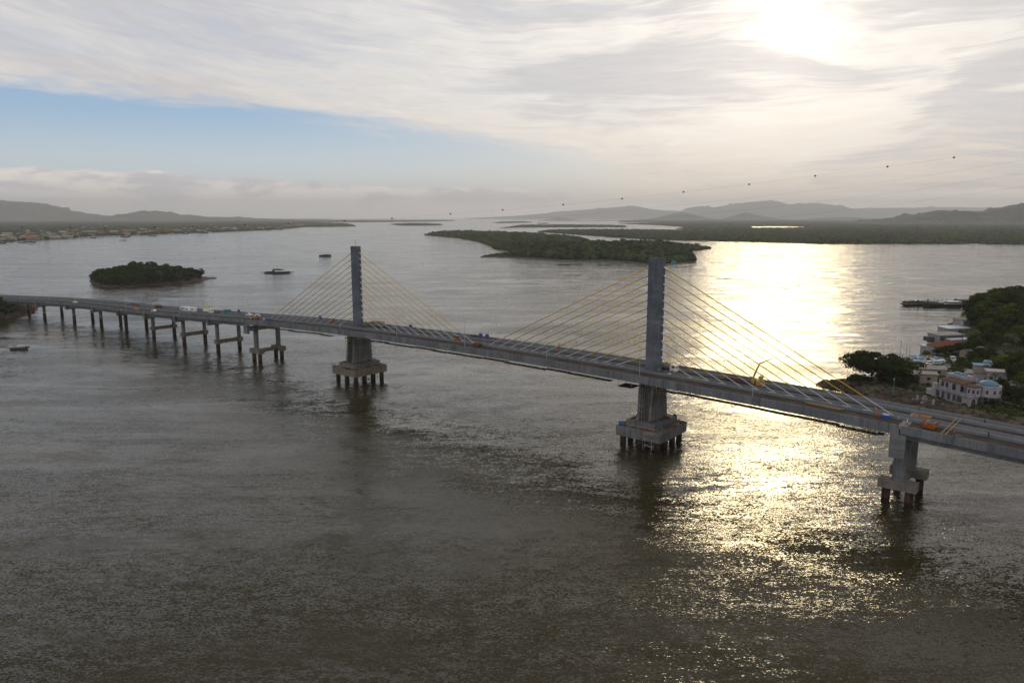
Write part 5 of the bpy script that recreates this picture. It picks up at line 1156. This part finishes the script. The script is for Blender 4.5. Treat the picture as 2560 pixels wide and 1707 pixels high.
# closure rails across the deck right of the joint
for k, ds in enumerate((0., 1.0)):
    a_, b_ = DP(249.6 + ds, 11.8, -.2), DP(250.2 + ds, -8.0, -.2); t = thing('closure_rail', ('left' if k == 0 else 'right') + ' one of two pale rails laid across the deck right of the joint', 'rail'); MB().tube(a_, b_, .09).build('rail', M['timber'], t)
    mb = MB()
    for q in np.linspace(.03, .97, 6): p = a_.lerp(b_, q); mb.tube((p.x, p.y, p.z - .88), (p.x, p.y, p.z), .06)
    mb.build('posts', M['galv'], t)
# expansion joints
for s in (-80.12, 240.12):
    mb = MB(); dbox(mb, s - 1.1, s + 1.1, 2.35, 11.9, -1.098, -1.088); dbox(mb, s - 1.1, s + 1.1, -7.95, -1.97, -1.098, -1.088); o = mb.build('expansion_joint', M['slab']); tag(o, 'pale concrete expansion joint strip across the deck at the %s pier' % ('left end' if s < 0 else 'right end'), 'joint')

# ------------------------------------------------------------------ scaffolds and clutter at the pylon feet
def scaffold(label, s, t_, z0, z1, a=1.6, b=1.6):
    t = thing('scaffold_tower', label, 'scaffold', group='scaffold towers at the piers'); mb = MB(); pl = MB()
    for i in (-1, 1):
        for j in (-1, 1): mb.tube(BP(s + i * a / 2, t_ + j * b / 2, z0), BP(s + i * a / 2, t_ + j * b / 2, z1), .07, .07, 5)
    z = z0 + 1.2
    while z < z1:
        for i, j, k, l in ((-1, -1, 1, -1), (1, -1, 1, 1), (1, 1, -1, 1), (-1, 1, -1, -1)): mb.tube(BP(s + i * a / 2, t_ + j * b / 2, z), BP(s + k * a / 2, t_ + l * b / 2, z), .055, .055, 5)
        mb.tube(BP(s - a / 2, t_ + b / 2, z), BP(s + a / 2, t_ + b / 2, min(z1, z + 2)), .05, .05, 4)
        bbox(pl, s - a / 2, s + a / 2, t_ - b / 2, t_, z + .06, z + .12); z += 2.0
    mb.build('frame_tubes', M['galv'], t); pl.build('planks', M['timber'], t)
scaffold('scaffold stair tower on the left flank of the left pylon leg', -3.8, 3.6, 8.9, 21.8); scaffold('scaffold stair tower on the right flank of the left pylon leg', 3.7, -4.6, 8.9, 21.5)
scaffold('low scaffold tower in the water at the left corner of the left pile cap', -9.6, 8.6, 0.2, 8.2, 2.0, 2.4); scaffold('scaffold stair tower in the recess of the right pylon leg', 158.9, 5.9, 8.9, 21.)
scaffold('short scaffold hanging off the near corner of the right pile cap', 164.6, 10.5, 0.8, 6.6, 3.4, 1.4)
for s0, nm in ((0, 'left'), (160, 'right')):
    t = thing('site_clutter', 'rusty rebar bundles and crates strewn on the %s pile cap' % nm, 'debris'); r2 = random.Random(int(s0) + 3); mb = MB()
    for k in range(46):
        e = r2.choice('abcd'); s = s0 + (r2.uniform(-8, 8) if e in 'ab' else r2.choice((-1, 1)) * r2.uniform(6.1, 8.1)); t_ = (r2.choice((-1, 1)) * r2.uniform(8.2, 9.4) if e in 'ab' else r2.uniform(-9, 9))
        p = BP(s, t_, 6.7 + .15); mb.box(p, (r2.uniform(.5, 2.2), r2.uniform(.2, .7), r2.uniform(.2, .7)), r2.random() * 3)
    for k in range(30):
        p = BP(s0 + r2.choice((-1, 1)) * r2.uniform(3.2, 5.3), r2.uniform(-7.4, 7.2), 9.05); mb.box(p, (r2.uniform(.4, 1.6), r2.uniform(.2, .6), r2.uniform(.3, .9)), r2.random() * 3)
    mb.build('rebar_and_crates', M['brown'], t)
    t = thing('edge_railing', 'thin safety railing round the %s pile cap' % nm, 'railing'); mb = MB(); cs_ = [(-8.4, 9.6), (8.4, 9.6), (8.4, -9.6), (-8.4, -9.6), (-8.4, 9.6)]
    for (a0, b0_), (a1, b1) in zip(cs_[:-1], cs_[1:]):
        for q in np.linspace(0, 1, 7)[:-1]: p = BP(s0 + a0 + (a1 - a0) * q, b0_ + (b1 - b0_) * q, 6.7); mb.tube(p, p + Vector((0, 0, 1.2)), .045, .045, 4)
        mb.tube(BP(s0 + a0, b0_, 7.85), BP(s0 + a1, b1, 7.85), .04, .04, 4)
    mb.build('posts_and_rail', M['hang'], t)
p = BP(152.7, 8.6, 6.72); t = thing('water_tank', 'blue drum on the left edge of the right pile cap', 'tank', p); MB().tube((0, 0, 0), (0, 0, 1.5), .8, .8, 14).build('drum', M['blue'], t)
t = thing('corner_platform', 'dark timber platform jutting from the left of the right pylon leg under the deck', 'platform'); mb = MB(); bbox(mb, 151.2, 156.8, 3.5, 9.0, 20.4, 20.65); mb.build('deck_boards', M['dark'], t)
mb = MB()
for s, t_ in ((151.4, 8.8), (156.6, 8.8), (151.4, 3.7)): mb.tube(BP(s, t_, 20.5), BP(s, t_, zd(153) - 2.5), .06)
mb.build('hanger_rods', M['hang'], t)
p = BP(0, 0, 0)

# ------------------------------------------------------------------ people
def skin_obj(name, J, E_, m, parent, sub=1):
    me = bpy.data.meshes.new(name); me.from_pydata([j[:3] for j in J], E_, []); me.update(); me.materials.append(M[m])
    o = bpy.data.objects.new(name, me); COL.objects.link(o); o.parent = parent
    md = o.modifiers.new('skin', 'SKIN'); md.use_smooth_shade = True
    for i, j in enumerate(J): me.skin_vertices[0].data[i].radius = (j[3], j[4] if len(j) > 4 else j[3])
    me.skin_vertices[0].data[0].use_root = True
    o.modifiers.new('sub', 'SUBSURF').levels = sub; o.modifiers['sub'].render_levels = sub
    return o
def bake(o):
    dg = bpy.context.evaluated_depsgraph_get(); me = bpy.data.meshes.new_from_object(o.evaluated_get(dg)); me.name = o.name
    m_ = o.data.materials[0]; o.modifiers.clear(); o.data = me
    if not me.materials: me.materials.append(m_)
def make_person(pose, top, legs, hat):
    t = thing('person', 'person', 'person')
    bend = {'stand': 0., 'walk': .08, 'bend': .95, 'sit': .15}[pose]; st = {'stand': .12, 'walk': .38, 'bend': .25, 'sit': .1}[pose]
    hipz = .92 if pose != 'sit' else .50
    def sp(h): return (math.sin(bend) * h, 0, hipz + math.cos(bend) * h)
    ch, nk, hd = sp(.38), sp(.55), sp(.66)
    hd = (hd[0] + .03, 0, hd[2]); kn = [(st * .5 + (.42 if pose == 'sit' else .05), -.10, hipz * .52 if pose != 'sit' else .50), (-st * .3 + (.42 if pose == 'sit' else .05), .10, hipz * .52 if pose != 'sit' else .50)]
    ft = [(st + (.40 if pose == 'sit' else 0), -.11, .08), (-st * .9 + (.40 if pose == 'sit' else 0), .11, .08)]
    sh = sp(.48); el, ha = [], []
    for sg in (-1, 1):
        if pose == 'bend': e_ = (sh[0] + .12, sg * .20, sh[2] - .28); h_ = (sh[0] + .24, sg * .14, sh[2] - .50)
        else: e_ = (sh[0] - .03, sg * .27, sh[2] - .28); h_ = (sh[0] + (.22 if sg > 0 else .10), sg * .25, sh[2] - (.36 if sg > 0 else .50))
        el.append(e_); ha.append(h_)
    J = [(0, 0, hipz, .115), (*sp(.2), .11), (*ch, .13, .11), (*nk, .055), (*hd, .08), (hd[0] + .01, 0, hd[2] + .13, .075)]; E_ = [(0, 1), (1, 2), (2, 3), (3, 4), (4, 5)]
    for i, sg in enumerate((-1, 1)):
        b = len(J); J += [(sh[0], sg * .17, sh[2], .055), (*el[i], .042), (*ha[i], .03)]; E_ += [(2, b), (b, b + 1), (b + 1, b + 2)]
        h_ = ha[i]
        for f in range(5):                                  # four fingers and a thumb that leaves the side of the palm
            q = len(J); o_ = (f - 1.5) * .017 if f < 4 else -.035; ln = (.07, .08, .075, .06, .045)[f]
            J += [(h_[0] + .01, h_[1] + o_, h_[2] - .06 if f < 4 else h_[2] - .03, .009), (h_[0] + .035, h_[1] + o_ * (1.1 if f < 4 else 1.5), h_[2] - .06 - ln * .8, .008)]; E_ += [(b + 2, q), (q, q + 1)]
        q = len(J); J += [(0, sg * .09, hipz - .04, .085), (*kn[i], .058), (*ft[i], .04), (ft[i][0] + .17, ft[i][1], .04, .036)]; E_ += [(0, q), (q, q + 1), (q + 1, q + 2), (q + 2, q + 3)]
    o = skin_obj('body', J, E_, 'skin', t); bake(o)
    nose = MB().ball((hd[0] + .10, 0, hd[2] + .05), .02, 6, 4); nose.ball((hd[0] + .085, .03, hd[2] + .08), .012, 6, 4); nose.ball((hd[0] + .085, -.03, hd[2] + .08), .012, 6, 4); nose.ball((hd[0] + .08, 0, hd[2] + .005), .018, 6, 4, (.6, 1.6, .5)); nose.build('face', M['hair'], t)
    J = [(0, 0, hipz + .02, .135), (*sp(.2), .135), (*ch, .155, .135), (*nk, .07)]; E_ = [(0, 1), (1, 2), (2, 3)]
    for i, sg in enumerate((-1, 1)): b = len(J); J += [(sh[0], sg * .18, sh[2], .075), (*el[i], .06), ((el[i][0] + 3 * ha[i][0]) / 4, (el[i][1] + 3 * ha[i][1]) / 4, (el[i][2] + 3 * ha[i][2]) / 4, .048)]; E_ += [(2, b), (b, b + 1), (b + 1, b + 2)]
    bake(skin_obj('jacket', J, E_, top, t))
    J = [(0, 0, hipz + .04, .14)]; E_ = []
    for i, sg in enumerate((-1, 1)): b = len(J); J += [(0, sg * .10, hipz - .06, .105), (*kn[i], .08), (ft[i][0], ft[i][1], .14, .065)]; E_ += [(0, b), (b, b + 1), (b + 1, b + 2)]
    bake(skin_obj('trousers', J, E_, legs, t))
    mb = MB()
    for i in (0, 1): mb.box((ft[i][0] + .07, ft[i][1], .05), (.30, .11, .10))
    mb.build('boots', M['darkw'], t)
    mb = MB().dome((hd[0], 0, hd[2] + .10), .125, .13, 12, 4); mb.tube((hd[0] + .03, 0, hd[2] + .095), (hd[0] + .03, 0, hd[2] + .115), .155, .15, 12); mb.build('helmet', M[hat], t)
    return t
protos = {}
def person(s, t_, pose, top, legs, hat, rz, label, dz=-1.098, loc=None, h=1.0):
    if loc is None: loc = DP(s, t_, dz)
    key = (pose, top, legs, hat)
    if key not in protos: t = protos[key] = make_person(*key); t.location = loc; t.rotation_euler = (0, 0, rz); t['label'] = label; t.scale = (h,) * 3
    else: dup(protos[key], loc, rz, label, None, h)
P4 = person
P4(231.3, -.6, 'sit', 'hivis', 'hivis', 'white', 2.5, 'person in orange workwear sitting on the median beside the last cable', -.95)
P4(233.2, 4.7, 'stand', 'redw', 'redw', 'red', -2., 'person in red overalls standing just left of the blue water tank')
P4(238.6, 7.0, 'stand', 'bluew', 'redw', 'white', -1., 'person in blue shirt and red trousers on the near lane by the joint')
P4(240.9, 7.3, 'walk', 'whitew', 'darkw', 'white', 2.6, 'person in white shirt and dark trousers walking over the joint')
P4(240.3, -5.0, 'stand', 'hivis', 'hivis', 'orange', -.8, 'person in bright orange overalls standing in the far lane by the joint')
P4(252.0, 8.2, 'bend', 'redw', 'redw', 'red', .6, 'person in red overalls bending over by the near parapet')
P4(259.1, 3.2, 'stand', 'darkw', 'darkw', 'red', 0., 'person in dark clothes beside the median at the right edge'); P4(256.7, -9.4, 'stand', 'darkw', 'darkw', 'dgrey', 0., 'person in dark clothes on the far walkway at the right edge', -.926)
P4(196.8, -2.3, 'stand', 'redw', 'redw', 'orange', 1., 'person in red overalls beside the cab of the crane truck')
P4(162.9, 1.7, 'stand', 'redw', 'darkw', 'white', -1., 'person in red jacket at the right foot of the right mast', -1.0)
P4(136.4, 9.4, 'stand', 'redw', 'redw', 'orange', 1., 'person in orange-red overalls by the near parapet left of the right mast'); P4(137.3, 10.3, 'bend', 'redw', 'redw', 'red', 1.8, 'person bending down next to the orange-red figure by the near parapet')
P4(129.8, 9.0, 'bend', 'darkw', 'darkw', 'dgrey', .3, 'person in black crouching on the near lane between the masts')
P4(112.1, 1.9, 'bend', 'redw', 'redw', 'red', 1.3, 'person in dark red leaning over the median barrier between the masts', -1.0)
P4(85.9, -10.8, 'stand', 'hivis', 'redw', 'orange', 1., 'person in orange on the far walkway, left one of a pair', -.926); P4(89.6, -10.8, 'stand', 'hivis', 'redw', 'orange', 2., 'person in orange on the far walkway, right one of a pair', -.926)
P4(78.8, -3.4, 'stand', 'hivis', 'hivis', 'orange', 0., 'person in orange overalls alone in the far lane between the masts'); P4(79.8, -9.6, 'bend', 'redw', 'redw', 'red', 0., 'person in red near the far parapet beside the purple toilets', -.926)
P4(52.6, 5.4, 'stand', 'redw', 'redw', 'red', 0., 'person in red standing in the near lane under the left mast cables'); P4(-58.5, 3.2, 'stand', 'redw', 'darkw', 'red', 0., 'person in red by the median under the leftmost cables')
P4(-143.4, 5.2, 'stand', 'hivis', 'redw', 'orange', 0., 'person in orange in the near lane below the yellow-roofed truck')
P4(0, 0, 'stand', 'redw', 'darkw', 'white', 0., 'person in red on the near side of the left pile cap', loc=BP(3.2, 8.9, 6.7)); P4(0, 0, 'stand', 'hivis', 'hivis', 'orange', 0., 'person in orange at the foot of the left pylon leg', loc=BP(5.0, 2.0, 8.9))
for k, (px, py) in enumerate([(2236, 892.6), (2241, 892.9), (2256, 892.6)]):
    q = gp(px, py); P4(0, 0, 'stand', ['redw', 'whitew', 'darkw'][k], 'darkw', 'dgrey', k, ['person in red top at the wharf railing', 'person in white top at the wharf railing', 'person in dark clothes at the wharf railing'][k], loc=q)
# red and white barrier blocks on the median right of the right mast
barriers('red and white barrier block by the right mast foot', 166.8, 2, 1.2, ['white', 'red'])
# cars parked on the road at the far right
for k, (px, py) in enumerate([(2549, 812), (2551, 822), (2553, 830), (2554, 838), (2556, 848)]):
    q = gp(px, py); src = bpy.data.objects['parked_car']; dup(src, q, 1.0 + .1 * k, 'car in the queue on the wooded road at the right edge, %s from the back' % ordn[k], 'cars queuing on the right shore road', mats={'body': M[['red', 'white', 'white', 'red', 'dgrey'][k]], 'cabin': M[['red', 'white', 'white', 'red', 'dgrey'][k]]})
